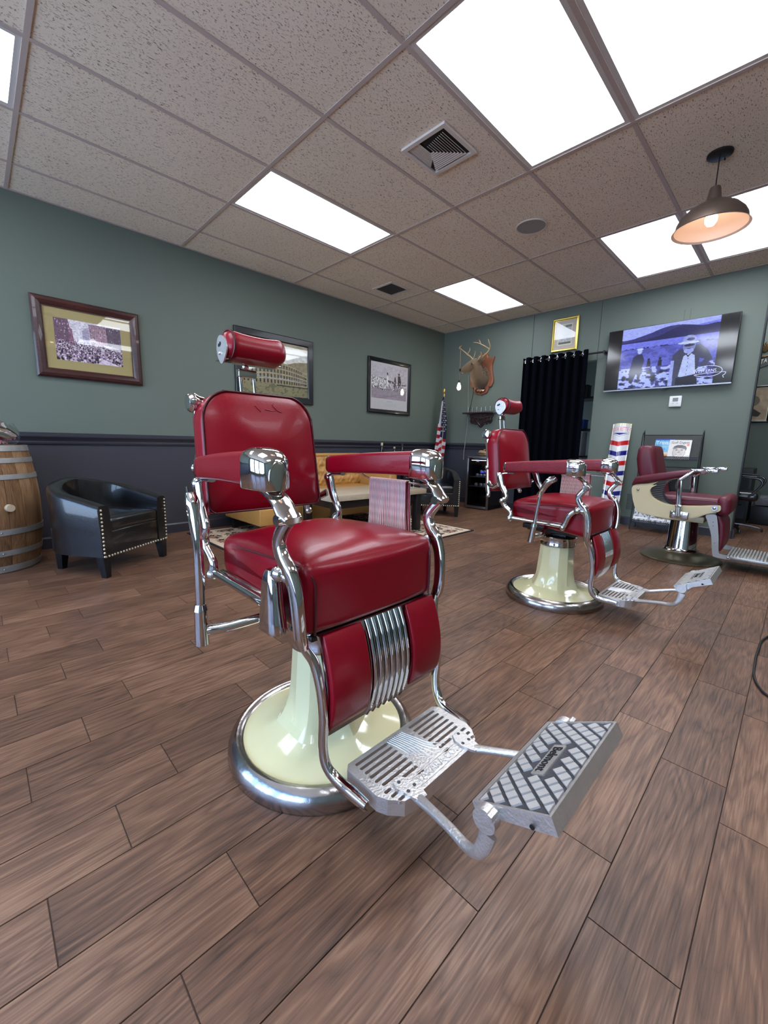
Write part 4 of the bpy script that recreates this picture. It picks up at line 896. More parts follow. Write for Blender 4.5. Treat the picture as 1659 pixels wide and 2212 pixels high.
# ================================================================= SOFA, TABLE, RUG
so = thing('tufted_sofa', 'tan leather sofa with button tufted back along the left wall', 'sofa', (2.40, -0.49, 0.0125))
sx0, sx1, sy0 = -0.93, 0.95, -0.40
for k in range(4):
    wv = (sx1-sx0)/4; MB().rbox((sx0+wv*(k+0.5), -0.02, 0.205), (wv-0.003, 0.76, 0.160), 0.012, 6).build('base_panel', M_TAN, so)
for k in range(2): MB().rbox((sx0+0.13+0.81*(k+0.5), -0.06, 0.345), (0.80, 0.66, 0.115), 0.035, 8).build('seat_cushion', M_TAN, so)
def tuft(u, v):
    x = sx0+0.08+(sx1-sx0-0.16)*u; z = 0.38+0.395*v; d = 0
    for j in range(4):
        for i in range(-1, 13):
            bx = sx0+0.08+0.155*(i+(0.5 if j % 2 else 0)); bz = 0.43+0.095*j; r2 = ((x-bx)/0.04)**2+((z-bz)/0.032)**2; d = max(d, math.exp(-r2))
    cu = abs(math.sin((x/0.155)*PI+(z-0.43)/0.095*PI/2))*abs(math.sin((x/0.155)*PI-(z-0.43)/0.095*PI/2)); e = min(1, min(v, 1-v)*8)
    y = 0.255-0.035*e-0.030*(cu**0.5)*e+0.045*d*e+0.09*v-0.05
    return (x, y, z)
bkm = MB(); bkm.grid(tuft, 150, 40); bkm.box(((sx0+sx1)/2, 0.36, 0.55), (sx1-sx0-0.02, 0.10, 0.45), bev=0.02); bkm.rbox(((sx0+sx1)/2, 0.325, 0.765), (sx1-sx0-0.06, 0.14, 0.05), 0.024, 8)
bkm.build('tufted_back', M_TAN, so, angle=1.3)
bt_ = MB()
for j in range(4):
    for i in range(12):
        u = (0.155*(i+(0.5 if j % 2 else 0)))/(sx1-sx0-0.16); v = (0.05+0.095*j)/0.395
        if 0.02 < u < 0.98: p = tuft(u, v); MB().ball((p[0], p[1]-0.004, p[2]), 0.010, n=8, sc=(1, 0.5, 1)).build('tufting_button', M_TAN, so)
for sg in (-1, 1):
    xx = sx0+0.06 if sg < 0 else sx1-0.06
    MB().rbox((xx, -0.01, 0.46), (0.125, 0.74, 0.32), 0.035, 8).build('arm', M_TAN, so, angle=1.2)
    nl = MB()
    for k in range(18): nl.ball((xx-0.03+0.0*k, -0.384, 0.33+0.0*k), 0.002, n=6)
    nl = MB()
    for k in range(20): nl.ball((xx-sg*0.064, -0.33+0.033*k, 0.600), 0.006, n=6)
    for k in range(12): nl.ball((xx-0.05+0.009*k*1.0, -0.3815, 0.60), 0.005, n=6)
    for k in range(24): nl.ball((sx0+0.12+k*0.07, 0.262+0.0*k, 0.768), 0.005, n=6) if sg > 0 else None
    nl.build('nail_heads', M_BRASS, so, kind='stuff')
for x in (sx0+0.08, 0.0, sx1-0.08):
    for y in (-0.30, 0.30): boxo('leg', M_BLACK, (x, y, 0.062), (0.05, 0.05, 0.125), so)
M_STONE = mat('beige_marble', (184, 166, 142), 0.30, coat=0.15, mottle=0.28, mscale=13, stretch=(1, 1, 3), bump=0.02)
M_ESP = mat('espresso_wood', (26, 20, 19), 0.4)
tb_ = thing('stone_top_table', 'low table with thick beige stone top and dark legs on the rug', 'table', (2.47, -1.235, 0.0125), -0.05)
MB().box((0, 0, 0.425), (1.24, 0.60, 0.052), bev=0.004).build('table_top', M_STONE, tb_)
boxo('apron', M_ESP, (0, 0, 0.360), (1.10, 0.50, 0.078), tb_, bev=0.004)
for sx_ in (-1, 1):
    for sy_ in (-1, 1): boxo('leg', M_ESP, (sx_*0.535, sy_*0.24, 0.199), (0.07, 0.07, 0.398), tb_, bev=0.004)
# rug
rx0, rx1, ry0, ry1 = 1.075, 3.474, -1.93, -0.13
im = Img(420, 315, (36, 30, 32)); X = im.x*(rx1-rx0); Y = im.y*(ry1-ry0)
Wd_, Hd_ = rx1-rx0, ry1-ry0; ed = np.minimum(np.minimum(X, Wd_-X), np.minimum(Y, Hd_-Y))
im.fill(ed > 0.018, (214, 190, 164))
def floral(cond, per, c1, c2, r0):
    cx = (np.mod(X, per)-per/2)/per; cy = (np.mod(Y, per)-per/2)/per; r = np.hypot(cx, cy); th = np.arctan2(cy, cx)
    rr_ = r0*(1+0.35*np.cos(5*th)); im.fill(cond & (r < rr_), c1); im.fill(cond & (r < rr_*0.55), c2)
    im.fill(cond & (np.abs(np.hypot(cx*1.2, cy*1.2)-0.44-0.05*np.cos(9*th)) < 0.03), c1)
    im.fill(cond & (np.abs(np.sin(cx*9)+np.cos(cy*11)*0.8-0.3) < 0.10), c1, 0.9)
bd = (ed > 0.075) & (ed < 0.300); floral(bd, 0.225, (44, 32, 34), (170, 118, 98), 0.30)
im.fill((ed > 0.305) & (ed < 0.33), (44, 34, 36)); im.fill(ed > 0.345, (40, 32, 34)); inn = ed > 0.36; floral(inn, 0.30, (196, 168, 140), (128, 56, 58), 0.27)
rg = thing('area_rug', 'cream and black floral area rug under the stone top table', 'rug', (0, 0, 0.0))
MB().box(((rx0+rx1)/2, (ry0+ry1)/2, 0.0075), (Wd_, Hd_, 0.007)).build('rug_base', mat('rug_edge', (24, 20, 22), 0.95), rg, smooth=False)
sheet('rug_pile', im, (rx0+0.002, ry1-0.002, 0.0115), (1, 0, 0), (0, -1, 0), attr_mat('rug_pattern', 0.95, bump=0.3), rg, Wd_-0.004, Hd_-0.004)
# console with three bottles behind the sofa end
co = thing('console_table', 'dark narrow console between sofa and flag, mostly hidden', 'table', (4.02, -0.16, 0.004))
boxo('table_top', M_ESP, (0, 0, 0.765), (0.62, 0.22, 0.03), co, bev=0.003)
for sx_ in (-1, 1):
    for sy_ in (-1, 1): boxo('leg', M_ESP, (sx_*0.28, sy_*0.09, 0.375), (0.035, 0.035, 0.75), co)
for x, h, cp, lb in ((3.80, 0.160, (206, 196, 150), 'small dark bottle with pale cap, left of three showing above the chair arm'), (4.06, 0.105, (190, 170, 140), 'shortest small bottle, middle of three showing above the chair arm'), (4.23, 0.150, (40, 40, 44), 'small black topped bottle, right of three showing above the chair arm')):
    b = thing('bottle', lb, 'bottle', (x, -0.12, 0.785), 0, 'small bottles behind the sofa')
    MB().lathe([(0.0, 0), (0.022, 0.0), (0.024, 0.01), (0.024, h*0.45), (0.010, h*0.66), (0.008, h*0.74)], n=20).build('body', mat('dark_bottle', (26, 24, 22), 0.2, coat=0.5), b)
    MB().lathe([(0.010, h*0.72), (0.016, h*0.75), (0.016, h*0.98), (0.011, h)], n=16).build('cap', mat('cap_%d' % cp[0], cp, 0.4), b)
# ================================================================= PICTURES
G_PIC = glass_mat('picture_glass', ior=1.45)
def frame_mesh(w_, h_, prof):
    """mitred frame around (0,0)-(w,h); prof = (inset, depth out of wall)"""
    m = MB(); 
    cs = [(0, 0, 1, 1), (w_, 0, -1, 1), (w_, h_, -1, -1), (0, h_, 1, -1)]
    for i in range(4):
        a, b = cs[i], cs[(i+1) % 4]
        m.rings([[Vector((c[0]+c[2]*p[0], c[1]+c[3]*p[0], p[1])) for p in prof] for c in (a, b)], True, False, False)
    return m
def picture(name, label, cat, x0, x1, z0, z1, fm, prof, inner, wall='L', glass=True, liner=None):
    """wall L: on y=0 facing -y ; B: on x=BX facing -x (x0,x1 are y values, left to right)"""
    if wall == 'L': o = Vector((x0, -0.004, z0)); ux = Vector((1, 0, 0)); nz = Vector((0, -1, 0)); w_ = x1-x0
    else: o = Vector((wall if isinstance(wall, float) else BX-0.004, x0, z0)); ux = Vector((0, -1, 0)); nz = Vector((-1, 0, 0)); w_ = abs(x1-x0)
    h_ = z1-z0; t = thing(name, label, cat, o)
    def pl(m): m.v = [tuple(ux*p[0]+Vector((0, 0, p[1]))+nz*p[2]) for p in m.v]; return m
    pl(frame_mesh(w_, h_, prof)).build('frame', fm, t, angle=0.5)
    b, d = inner
    MB().box(ux*(w_/2)+Vector((0, 0, h_/2))+nz*0.003, (w_-0.02 if abs(ux.x) else 0.004, w_-0.02 if abs(ux.y) else 0.004, h_-0.02)).build('backing', mat('frame_backing', (60, 50, 44), 0.8), t, smooth=False)
    if liner: pl(frame_mesh(w_-2*b+0.006, h_-2*b+0.006, [(0, d-0.002), (0, d+0.004), (0.006, d+0.004), (0.006, d-0.002)])).build('liner', liner, t, smooth=False).location = ux*(b-0.003)+Vector((0, 0, b-0.003))
    def sh(nm, img, fx0, fx1, fy0, fy1, dd=0.0, m=None):
        return sheet(nm, img, ux*(b+(w_-2*b)*fx0)+Vector((0, 0, b+(h_-2*b)*(1-fy0)))+nz*(d+dd), ux, Vector((0, 0, -1)), m or attr_mat('print_paper', 0.6), t, (w_-2*b)*(fx1-fx0), (h_-2*b)*(fy1-fy0))
    if glass:
        MB().box(ux*(w_/2)+Vector((0, 0, h_/2))+nz*(d+0.005), ((w_-2*b)*abs(ux.x)+0.0015*abs(nz.x), (w_-2*b)*abs(ux.y)+0.0015*abs(nz.y), h_-2*b)).build('glazing', G_PIC, t, smooth=False)
    return t, sh
# 1 crowded market street, wooden frame
M_MAHO = wood_mat('mahogany_frame', (44, 22, 22), (70, 34, 32), (96, 52, 46), 1.2, 0, 0.28, vary=0.0, coat=0.3, ring=2)
t, sh = picture('framed_print', 'framed photo of a crowded old market street, wide brown wood frame', 'picture', 0.060, 0.806, 1.412, 2.027, M_MAHO, [(0, 0), (0, 0.022), (0.012, 0.034), (0.032, 0.038), (0.056, 0.030), (0.066, 0.020), (0.072, 0.020), (0.072, 0.006)], (0.072, 0.010), liner=mat('gold_liner', (170, 148, 96), 0.35, 0.8))
sh('mat_board', Img(3, 3, (176, 158, 104)), 0, 1, 0, 1)
im = Img(300, 220, (196, 188, 196)); nz_ = smooth_noise(220, 300, 40, 5, 3)
im.poly([(0, 0), (0.20, 0.0), (0.22, 0.12), (0.20, 0.55), (0, 0.62)], (92, 66, 84)); im.poly([(0.20, 0.16), (0.25, 0.22), (0.27, 0.5), (0.33, 0.6), (0.2, 0.62)], (120, 78, 100)); im.poly([(0.5, 0.04), (0.78, 0.02), (0.78, 0.62), (0.52, 0.55)], (140, 112, 124)); im.poly([(0.76, 0.03), (1, 0.04), (1, 0.62), (0.78, 0.5)], (84, 70, 84)); im.poly([(0.40, 0.22), (0.5, 0.12), (0.5, 0.52), (0.40, 0.52)], (150, 140, 160))
for i in range(160):
    x, y = RNG.random(), RNG.random()*0.5
    if x < 0.22 or x > 0.52: im.rect(x, y, x+0.008, y+0.03, (60, 40, 56) if RNG.random() < 0.6 else (196, 170, 180))
for k in range(6): im.rect(0.60+0.03*k, 0.12, 0.607+0.03*k, 0.5, (170, 130, 140))
for i in range(1900):
    y = 0.50+0.48*RNG.random()**0.9; x = RNG.random(); s_ = 0.006+0.022*(y-0.5); g = RNG.random(); c = (60+150*g, 44+140*g, 58+146*g) if RNG.random() < 0.75 else (30, 22, 34); im.ell(x, y, s_, s_*1.9, c)
im.poly([(0.50, 0.42), (0.56, 0.36), (0.62, 0.46), (0.5, 0.46)], (222, 206, 206)); im.poly([(0.70, 0.50), (0.98, 0.56), (0.98, 0.63), (0.76, 0.58)], (200, 188, 196)); im.poly([(0.68, 0.86), (0.9, 0.97), (0.98, 1.0), (0.6, 1.0)], (196, 178, 192))
im.a = im.a*(0.75+0.5*nz_[..., None]); im.a = im.a*1.15+8; sh('photo_print', im, 0.106, 0.877, 0.155, 0.845, 0.0012)
# 2 ruin print, black frame
M_FBLK = mat('black_frame', (20, 20, 24), 0.32, coat=0.2)
t, sh = picture('framed_print', 'large framed sepia print of an ancient arena ruin, behind the headrest', 'picture', 1.699, 2.692, 1.384, 2.126, M_FBLK, [(0, 0), (0, 0.020), (0.008, 0.026), (0.066, 0.024), (0.076, 0.014), (0.076, 0.005)], (0.076, 0.009))
im = Img(320, 230, (150, 142, 116)); n1 = smooth_noise(230, 320, 6, 8, 4); n2 = smooth_noise(230, 320, 30, 9, 3)
sky = im.y < 0.42+0.1*n1; im.fill(sky, (200, 200, 190)); im.fill(im.y < 0.06+0.1*n1, (150, 142, 120)); im.fill((im.y > 0.30+0.32*(1-im.x)*n1*1.2+0.0) & (im.y < 0.5), (128, 118, 92))
for x0, x1, yt, yb, c in ((0.05, 0.98, 0.50, 0.76, (110, 100, 78)),):
    top = 0.37+0.16*np.clip((im.x-0.45)/0.55, 0, 1)**2+0.10*np.clip((0.35-im.x)/0.3, 0, 1); bot = 0.80-0.03*im.x; im.fill((im.y > top) & (im.y < bot) & (im.x > 0.02) & (im.x < 0.985), (126, 116, 92))
    for lv in range(4):
        f0, f1 = 0.10+0.24*lv, 0.26+0.24*lv
        for k in range(26):
            f = k/26; cx = 0.03+0.95*math.sin(f*PI/2); wv = 0.011*(1.15-f*0.8)
            tp = 0.37+0.16*max(0, (cx-0.45)/0.55)**2+0.10*max(0, (0.35-cx)/0.3); bb = 0.80-0.03*cx; y0 = tp+(bb-tp)*f0; y1 = tp+(bb-tp)*f1
            if lv == 0 and cx > 0.9: continue
            im.rect(cx-wv*(0.6 if lv == 0 else 1), y0+0.012, cx+wv*(0.6 if lv == 0 else 1), y1, (38, 34, 28)); im.ell(cx, y0+0.016, wv, 0.02, (38, 34, 28))
        tpv = im.y-(top+(bot-top)*(0.06+0.24*lv)); im.fill((np.abs(tpv) < 0.006) & (im.x > 0.02) & (im.x < 0.985), (160, 150, 122))
im.fill(im.y > 0.79, (120, 114, 84)); im.fill((im.y > 0.79) & (n2 > 0.6), (86, 82, 58)); im.fill((np.abs(im.y-0.80-0.02*n2) < 0.012) & (im.x > 0.5), (52, 48, 38)); im.a *= (0.84+0.32*n2[..., None])
im.a = im.a*1.15+8; sh('photo_print', im, 0, 1, 0, 1)
# 3 black-and-white group photo, thin black frame
t, sh = picture('framed_print', 'small framed black and white photo of a crowd beside tracks, white border', 'picture', 3.607, 4.481, 1.366, 2.118, M_FBLK, [(0, 0), (0, 0.024), (0.01, 0.03), (0.040, 0.022), (0.052, 0.014), (0.055, 0.005)], (0.055, 0.009))
sh('mat_board', Img(3, 3, (214, 208, 208)), 0, 1, 0, 1)
im = Img(260, 200, (176, 168, 172)); n2 = smooth_noise(200, 260, 30, 2, 3)
im.fill(im.y > 0.60+0.10*im.x*(im.x < 0.4), (140, 128, 136)); im.poly([(0, 0.34), (0.40, 0.46), (0.40, 0.72), (0, 0.62)], (200, 194, 194))
for i in range(420):
    x = 0.40*RNG.random(); y = 0.32+0.35*RNG.random()+0.14*x; im.rect(x, y, x+0.010, y+0.035, (50, 42, 46) if RNG.random() < 0.5 else (222, 216, 214))
im.rect(0.35, 0.08, 0.355, 0.4, (110, 104, 106)); im.poly([(0.42, 0.30), (0.45, 0.30), (0.47, 0.42), (0.46, 0.62), (0.41, 0.60)], (210, 206, 204)); im.ell(0.435, 0.235, 0.018, 0.04, (44, 38, 40)); im.poly([(0.45, 0.42), (0.66, 0.46), (0.66, 0.52), (0.45, 0.48)], (72, 58, 60))
im.ell(0.77, 0.20, 0.022, 0.032, (34, 30, 32)); im.poly([(0.74, 0.25), (0.81, 0.25), (0.84, 0.44), (0.81, 0.62), (0.74, 0.62)], (52, 46, 48)); im.poly([(0.64, 0.30), (0.67, 0.30), (0.72, 0.60), (0.61, 0.68)], (70, 60, 62)); im.rect(0.84, 0.50, 1.0, 0.53, (60, 52, 54))
for i in range(200): x = 0.45+0.55*RNG.random(); y = 0.45+0.25*RNG.random(); im.rect(x, y, x+0.012, y+0.03, (96, 84, 88) if RNG.random() < 0.6 else (206, 200, 202))
for k in range(4): im.fill(np.abs(im.y-(0.66+0.1*k+(0.9-im.x)*0.25*(k % 2)+0.05)) < 0.004, (92, 80, 88))
im.a *= (0.88+0.24*n2[..., None]); im.a = im.a*1.15+8; sh('photo_print', im, 0.023, 0.960, 0.045, 0.765, 0.0012)
tm = Img(200, 40, (212, 208, 208))
for j, (a_, b_) in enumerate(((0.4, 0.6), (0.2, 0.8), (0.3, 0.75), (0.3, 0.72))):
    for i in range(60):
        x = a_+(b_-a_)*i/60
        if RNG.random() < 0.75: tm.rect(x, 0.1+0.22*j, x+0.006, 0.16+0.22*j, (180, 176, 178))
sh('caption_print', tm, 0.10, 0.90, 0.80, 0.95, 0.0012)
# 4 gold framed certificate above the curtain
M_GOLD = mat('gold_frame', (200, 178, 96), 0.28, 0.9)
t, sh = picture('framed_certificate', 'small gold framed certificate above the black curtain', 'picture', -1.812, -2.151, 2.178, 2.597, M_GOLD, [(0, 0), (0, 0.022), (0.010, 0.028), (0.022, 0.026), (0.030, 0.014), (0.034, 0.014), (0.034, 0.005)], (0.034, 0.009), wall='B')
sh('mat_board', Img(3, 3, (196, 184, 176)), 0, 1, 0, 1)
im = Img(100, 130, (232, 228, 190)); im.rect(0.05, 0.04, 0.95, 0.96, (178, 180, 182)); n2 = smooth_noise(130, 100, 12, 12, 3); im.fill((n2 > 0.55) & (im.x > 0.08) & (im.x < 0.92) & (im.y > 0.07) & (im.y < 0.93), (206, 206, 204)); im.rect(0.06, 0.86, 0.94, 0.95, (96, 96, 84)); im.rect(0.5, 0.05, 0.94, 0.16, (120, 122, 122))
sh('certificate_print', im, 0.17, 0.83, 0.13, 0.87, 0.0012)
# ================================================================= TELEVISION AND WALL THINGS ON THE BACK WALL
tv = thing('television', 'wide flat television on the back wall showing a black and white western', 'television', (BX-0.03, -3.151, 1.964))
TW, TH = 1.219, 0.698
MB().box((-0.020, 0, 0), (0.035, TW, TH), bev=0.004).box((0.012, 0, 0), (0.034, 0.6, 0.4)).build('tv_body', M_BLACK, tv)
boxo('bottom_bezel', mat('silver_bezel', (150, 150, 156), 0.3, 0.8), (-0.024, 0, -TH/2+0.006), (0.038, TW, 0.013), tv)
boxo('sensor_tab', M_BLACK, (-0.028, -0.02, -TH/2-0.008), (0.02, 0.07, 0.012), tv)
im = Img(360, 210, (4, 4, 7)); n1 = smooth_noise(210, 360, 8, 21, 4); n2 = smooth_noise(210, 360, 60, 22, 2); n3 = smooth_noise(210, 360, 24, 23, 3)
x0_, x1_ = 0.120, 0.872; scn = (im.x > x0_) & (im.x < x1_); xx = (im.x-x0_)/(x1_-x0_)
im.fill(scn, (160, 158, 240)); im.fill(scn & (im.y > 0.20-0.14*xx), (120, 116, 200))
im.fill(scn & (im.y > 0.16+0.05*np.sin(xx*7+1)-0.10*xx*(1-0.3*xx)-0.03*n1) & (im.y < 0.30), (62, 58, 108)); im.fill(scn & (im.y > 0.205-0.16*np.exp(-((xx-0.66)/0.22)**2)-0.10*np.exp(-((xx-1.0)/0.14)**2)+0.03*n1) & (im.y < 0.27), (44, 42, 84))
im.fill(scn & (im.y > 0.24), (116, 114, 196)); im.fill(scn & (im.y > 0.34), (98, 96, 172)); im.fill(scn & (im.y > 0.34) & (n3 > 0.56), (84, 82, 150))
im.fill(scn & (np.abs(im.y-0.33-0.02*n1) < 0.012) & (n2 > 0.55), (48, 46, 90)); im.fill(scn & (im.y > 0.66), (70, 68, 128)); im.fill(scn & (im.y > 0.66) & (n3 > 0.5), (166, 166, 226)); im.fill(scn & (im.y > 0.70) & (n3 < 0.36), (18, 17, 34))
def P(pts, c): im.poly([(x0_+(x1_-x0_)*a, b) for a, b in pts], c)
def El(a, b, r, q, c): im.ell(x0_+(x1_-x0_)*a, b, r, q, c)
P([(0.12, 0.72), (0.15, 0.48), (0.19, 0.44), (0.25, 0.44), (0.28, 0.54), (0.265, 0.64), (0.25, 0.82), (0.225, 0.92), (0.21, 0.72), (0.165, 0.92), (0.13, 0.90)], (50, 48, 76)); El(0.22, 0.39, 0.020, 0.045, (168, 166, 214)); El(0.22, 0.355, 0.028, 0.014, (190, 188, 230))
for a in (0.33, 0.45): P([(a-0.02, 0.66), (a-0.015, 0.56), (a+0.02, 0.56), (a+0.025, 0.66)], (30, 28, 48)); El(a, 0.54, 0.010, 0.022, (26, 24, 42))
P([(0.56, 1.0), (0.58, 0.52), (0.64, 0.44), (0.72, 0.42), (0.84, 0.38), (0.92, 0.48), (0.97, 0.62), (0.90, 0.76), (0.86, 0.70), (0.90, 0.62), (0.85, 0.60), (0.84, 0.82), (0.86, 1.0)], (66, 64, 84)); P([(0.69, 0.55), (0.75, 0.50), (0.80, 0.55), (0.83, 0.86), (0.74, 0.90), (0.66, 0.86)], (176, 176, 222)); P([(0.64, 0.88), (0.83, 0.84), (0.86, 1.0), (0.64, 1.0)], (26, 24, 40))
El(0.735, 0.40, 0.046, 0.10, (124, 122, 168)); El(0.735, 0.47, 0.036, 0.04, (150, 148, 196)); El(0.73, 0.30, 0.050, 0.070, (150, 148, 190)); El(0.722, 0.345, 0.078, 0.020, (186, 184, 226)); El(0.735, 0.385, 0.040, 0.022, (48, 46, 72)); El(0.742, 0.295, 0.030, 0.022, (84, 82, 116)); El(0.735, 0.435, 0.020, 0.006, (70, 68, 96)); P([(0.70, 0.50), (0.735, 0.57), (0.78, 0.49), (0.735, 0.54)], (50, 48, 70))
for k in range(5): P([(0.735, 0.58+0.06*k), (0.742, 0.58+0.06*k), (0.742, 0.60+0.06*k), (0.735, 0.60+0.06*k)], (90, 88, 120))
P([(0.56, 1.0), (0.57, 0.60), (0.60, 0.60), (0.605, 1.0)], (150, 150, 200)); im.a *= (0.90+0.2*n2[..., None]); im.a[:, :, 0] *= 0.92; im.a[:, :, 2] *= 1.06
im.a = (im.a-90)*1.22+96; im.fill(~scn, (3, 3, 6))
sheet('screen', im, (-0.0385, TW/2-0.006, TH/2-0.006), (0, -1, 0), (0, 0, -1), attr_mat('screen_light', 0.12, emit=0.85, coat=0.6), tv, TW-0.012, TH-0.022)
tx = text_mb('WESTERNS', 0.044, 0.0006, sx=0.90); place(tx, (-0.0405, -0.375, -0.205), (0, -1, 0.02), (0, 0, 1), (-1, 0, 0)); M_LOGO = mat('screen_logo_light', (20, 20, 30), 0.3, emit=(190, 196, 255), es=1.3); tx.build('channel_lettering', M_LOGO, tv, smooth=False)
MB().tube([(-0.0395, -0.400+0.120*math.cos(a), -0.208+0.056*math.sin(a)) for a in [0.3+k*0.5 for k in range(12)]]+[(-0.0395, -0.530, -0.225), (-0.0395, -0.545, -0.250), (-0.0395, -0.530, -0.262), (-0.0395, -0.540, -0.285)], (0.0028, 0.0008), n=6, side=(0, 1, 0), sub=3).build('lasso_logo', M_LOGO, tv)
th_ = thing('thermostat', 'white wall thermostat below the television', 'thermostat', (BX, -3.290, 1.466))
MB().box((-0.012, 0, 0), (0.024, 0.116, 0.118), bev=0.006).build('thermostat_body', M_WHITE, th_); boxo('display', mat('lcd_grey', (112, 116, 110), 0.2), (-0.0245, 0.0, 0.018), (0.002, 0.052, 0.040), th_)
for y in (-0.02, 0.02): boxo('button', mat('grey_button', (170, 170, 170), 0.5), (-0.025, y, -0.022), (0.002, 0.016, 0.006), th_)
for z in (0.03, 0.012): boxo('button', mat('grey_button', (170, 170, 170), 0.5), (-0.025, -0.043, z), (0.002, 0.010, 0.006), th_)
wv_ = thing('wall_vent', 'green painted air grille low on the back wall behind the magazine rack', 'vent', (BX, -2.972, 0.288))
M_GRN = M_WALL; MB().prism([[(-0.075, -0.125), (0.075, -0.125), (0.075, 0.125), (-0.075, 0.125)], [(-0.052, -0.10), (0.052, -0.10), (0.052, 0.10), (-0.052, 0.10)]], (0, 0, 0), (0, 1, 0), (0, 0, 1), (-1, 0, 0), 0.008).build('grille_frame', M_GRN, wv_, smooth=False)
boxo('backing', M_BLACK, (-0.001, 0, 0), (0.002, 0.11, 0.21), wv_)
for k in range(14): MB().box((-0.005, 0, -0.093+0.0143*k), (0.010, 0.104, 0.002), rot=Matrix.Rotation(0.5, 3, 'Y')).build('louvre', M_GRN, wv_, smooth=False) if False else MB().box((-0.005, 0, -0.093+0.0143*k), (0.006, 0.104, 0.007)).build('louvre', M_GRN, wv_, smooth=False)
MB().ball((-0.009, 0.066, -0.02), 0.004, n=8).build('screw', M_CHROME, wv_)
# curtain and rod
rd = thing('curtain_rod', 'thin black curtain rod ending beside the television', 'curtain rod', (5.205, -2.0, 2.085))
MB().cyl((0, 0.52, 0), (0, -0.52, 0), 0.011, n=14).build('rod', M_BLACK, rd)
for y in (-0.515, 0.51): MB().cyl((0, y, 0), (0.099, y, 0), 0.008).cyl((0.088, y, 0), (0.100, y, 0), 0.028).box((0, y, 0), (0.035, 0.02, 0.035), bev=0.004).build('bracket', M_BLACK, rd)
cu_ = thing('curtain', 'black velvet grommet curtain hanging in the doorway', 'curtain', (5.205, -1.90, 0))
def cfn(u, v):
    y = 0.43-0.86*u; z = 2.135-2.095*v; amp = 0.042*(1-0.35*v)+0.004*math.sin(v*6+u*9)
    ph = u*8*2*PI+0.25*math.sin(v*3+u*5); x = amp*math.sin(ph)+0.012*math.sin(u*21+v*2.5)*v
    return (x, y+0.010*math.sin(2*ph)+0.01*v*math.sin(u*7)-(0.02*v if u > 0.8 else 0), z+0.004*math.cos(ph)*(1-v))
c = MB().grid(cfn, 220, 26).build('fabric', mat('black_velvet', (6, 8, 15), 1.0, spec=0.05, sheen=0.0, bump=0.1, bscale=300), cu_, angle=3); so_ = c.modifiers.new('t', 'SOLIDIFY'); so_.thickness = 0.003
for k in range(8):
    u = (k+0.5)/8; MB().tube([(0.004*math.cos(a)*0-0.0, 0.43-0.86*u+0.0+0.0, -0.05+2.135) for a in (0,)]*1+[], 0.003) if False else None
    y = 0.43-0.86*(u-0.031*(1 if k % 2 else -1)*0)
    m = MB().tube([(0.010*math.sin(a)*0.4, y+0.010*math.sin(a), 2.085+0.026*math.cos(a)) for a in [2*PI*q/12 for q in range(12)]], 0.0045, n=8, sub=2, cyc=True); m.v = [(p[0]+0.03*(-1 if k % 2 else -1), p[1], p[2]) for p in m.v]
    m.build('grommet', M_CHROME, cu_)
# ---- closet seen past the curtain
sw_ = thing('wire_shelving', 'black shelving unit in the closet behind the curtain', 'shelf', (6.02, -2.22, 0.004))
for x in (-0.2, 0.2):
    for y in (-0.30, 0.30): MB().cyl((x, y, 0), (x, y, 1.75), 0.012, n=10).build('post', M_STEEL if y > 0 else M_BLACK, sw_)
for z in (0.35, 0.80, 1.18, 1.62): boxo('shelf', M_BLACK, (0, 0, z), (0.42, 0.62, 0.025), sw_)
def simple(name, label, cat, m, c, d, parts=(), bev=0.006, group=None):
    t = thing(name, label, cat, (c[0], c[1], c[2]-d[2]/2), 0, group); MB().box((0, 0, d[2]/2), d, bev=bev).build('body', m, t)
    for nm, mm, cc, dd in parts: boxo(nm, mm, cc, dd, t)
    return t
M_BLUE = mat('blue_plastic', (34, 66, 150), 0.4); M_GREYP = mat('grey_plastic', (176, 176, 178), 0.5)
simple('storage_bin', 'blue plastic bin on the shelf behind the curtain', 'bin', M_BLUE, (5.92, -2.07, 1.257), (0.16, 0.12, 0.125), (('lid', M_BLUE, (0, 0, 0.128), (0.17, 0.13, 0.01)),))
simple('storage_box', 'white box standing under the blue bin behind the curtain', 'box', M_GREYP, (5.92, -2.07, 0.983), (0.2, 0.12, 0.335), (('lid', M_WHITE, (0, 0, 0.339), (0.21, 0.13, 0.01)),))
simple('storage_box', 'lowest pale box on the closet shelf behind the curtain', 'box', M_WHITE, (5.92, -2.08, 0.573), (0.2, 0.14, 0.40), (('lid', M_GREYP, (0, 0, 0.404), (0.21, 0.15, 0.01)),))
simple('water_heater', 'tall grey cabinet at the right of the closet opening', 'cabinet', M_GREYP, (5.95, -2.62, 0.60), (0.3, 0.10, 1.18), (('door', M_GREYP, (-0.155, 0, 0.6), (0.012, 0.09, 1.1)),))
simple('storage_case', 'small black case on top of the closet shelving', 'box', M_BLACK, (5.92, -2.08, 1.715), (0.16, 0.10, 0.165), (('lid', M_BLACK, (0, 0, 0.168), (0.165, 0.105, 0.008)),))
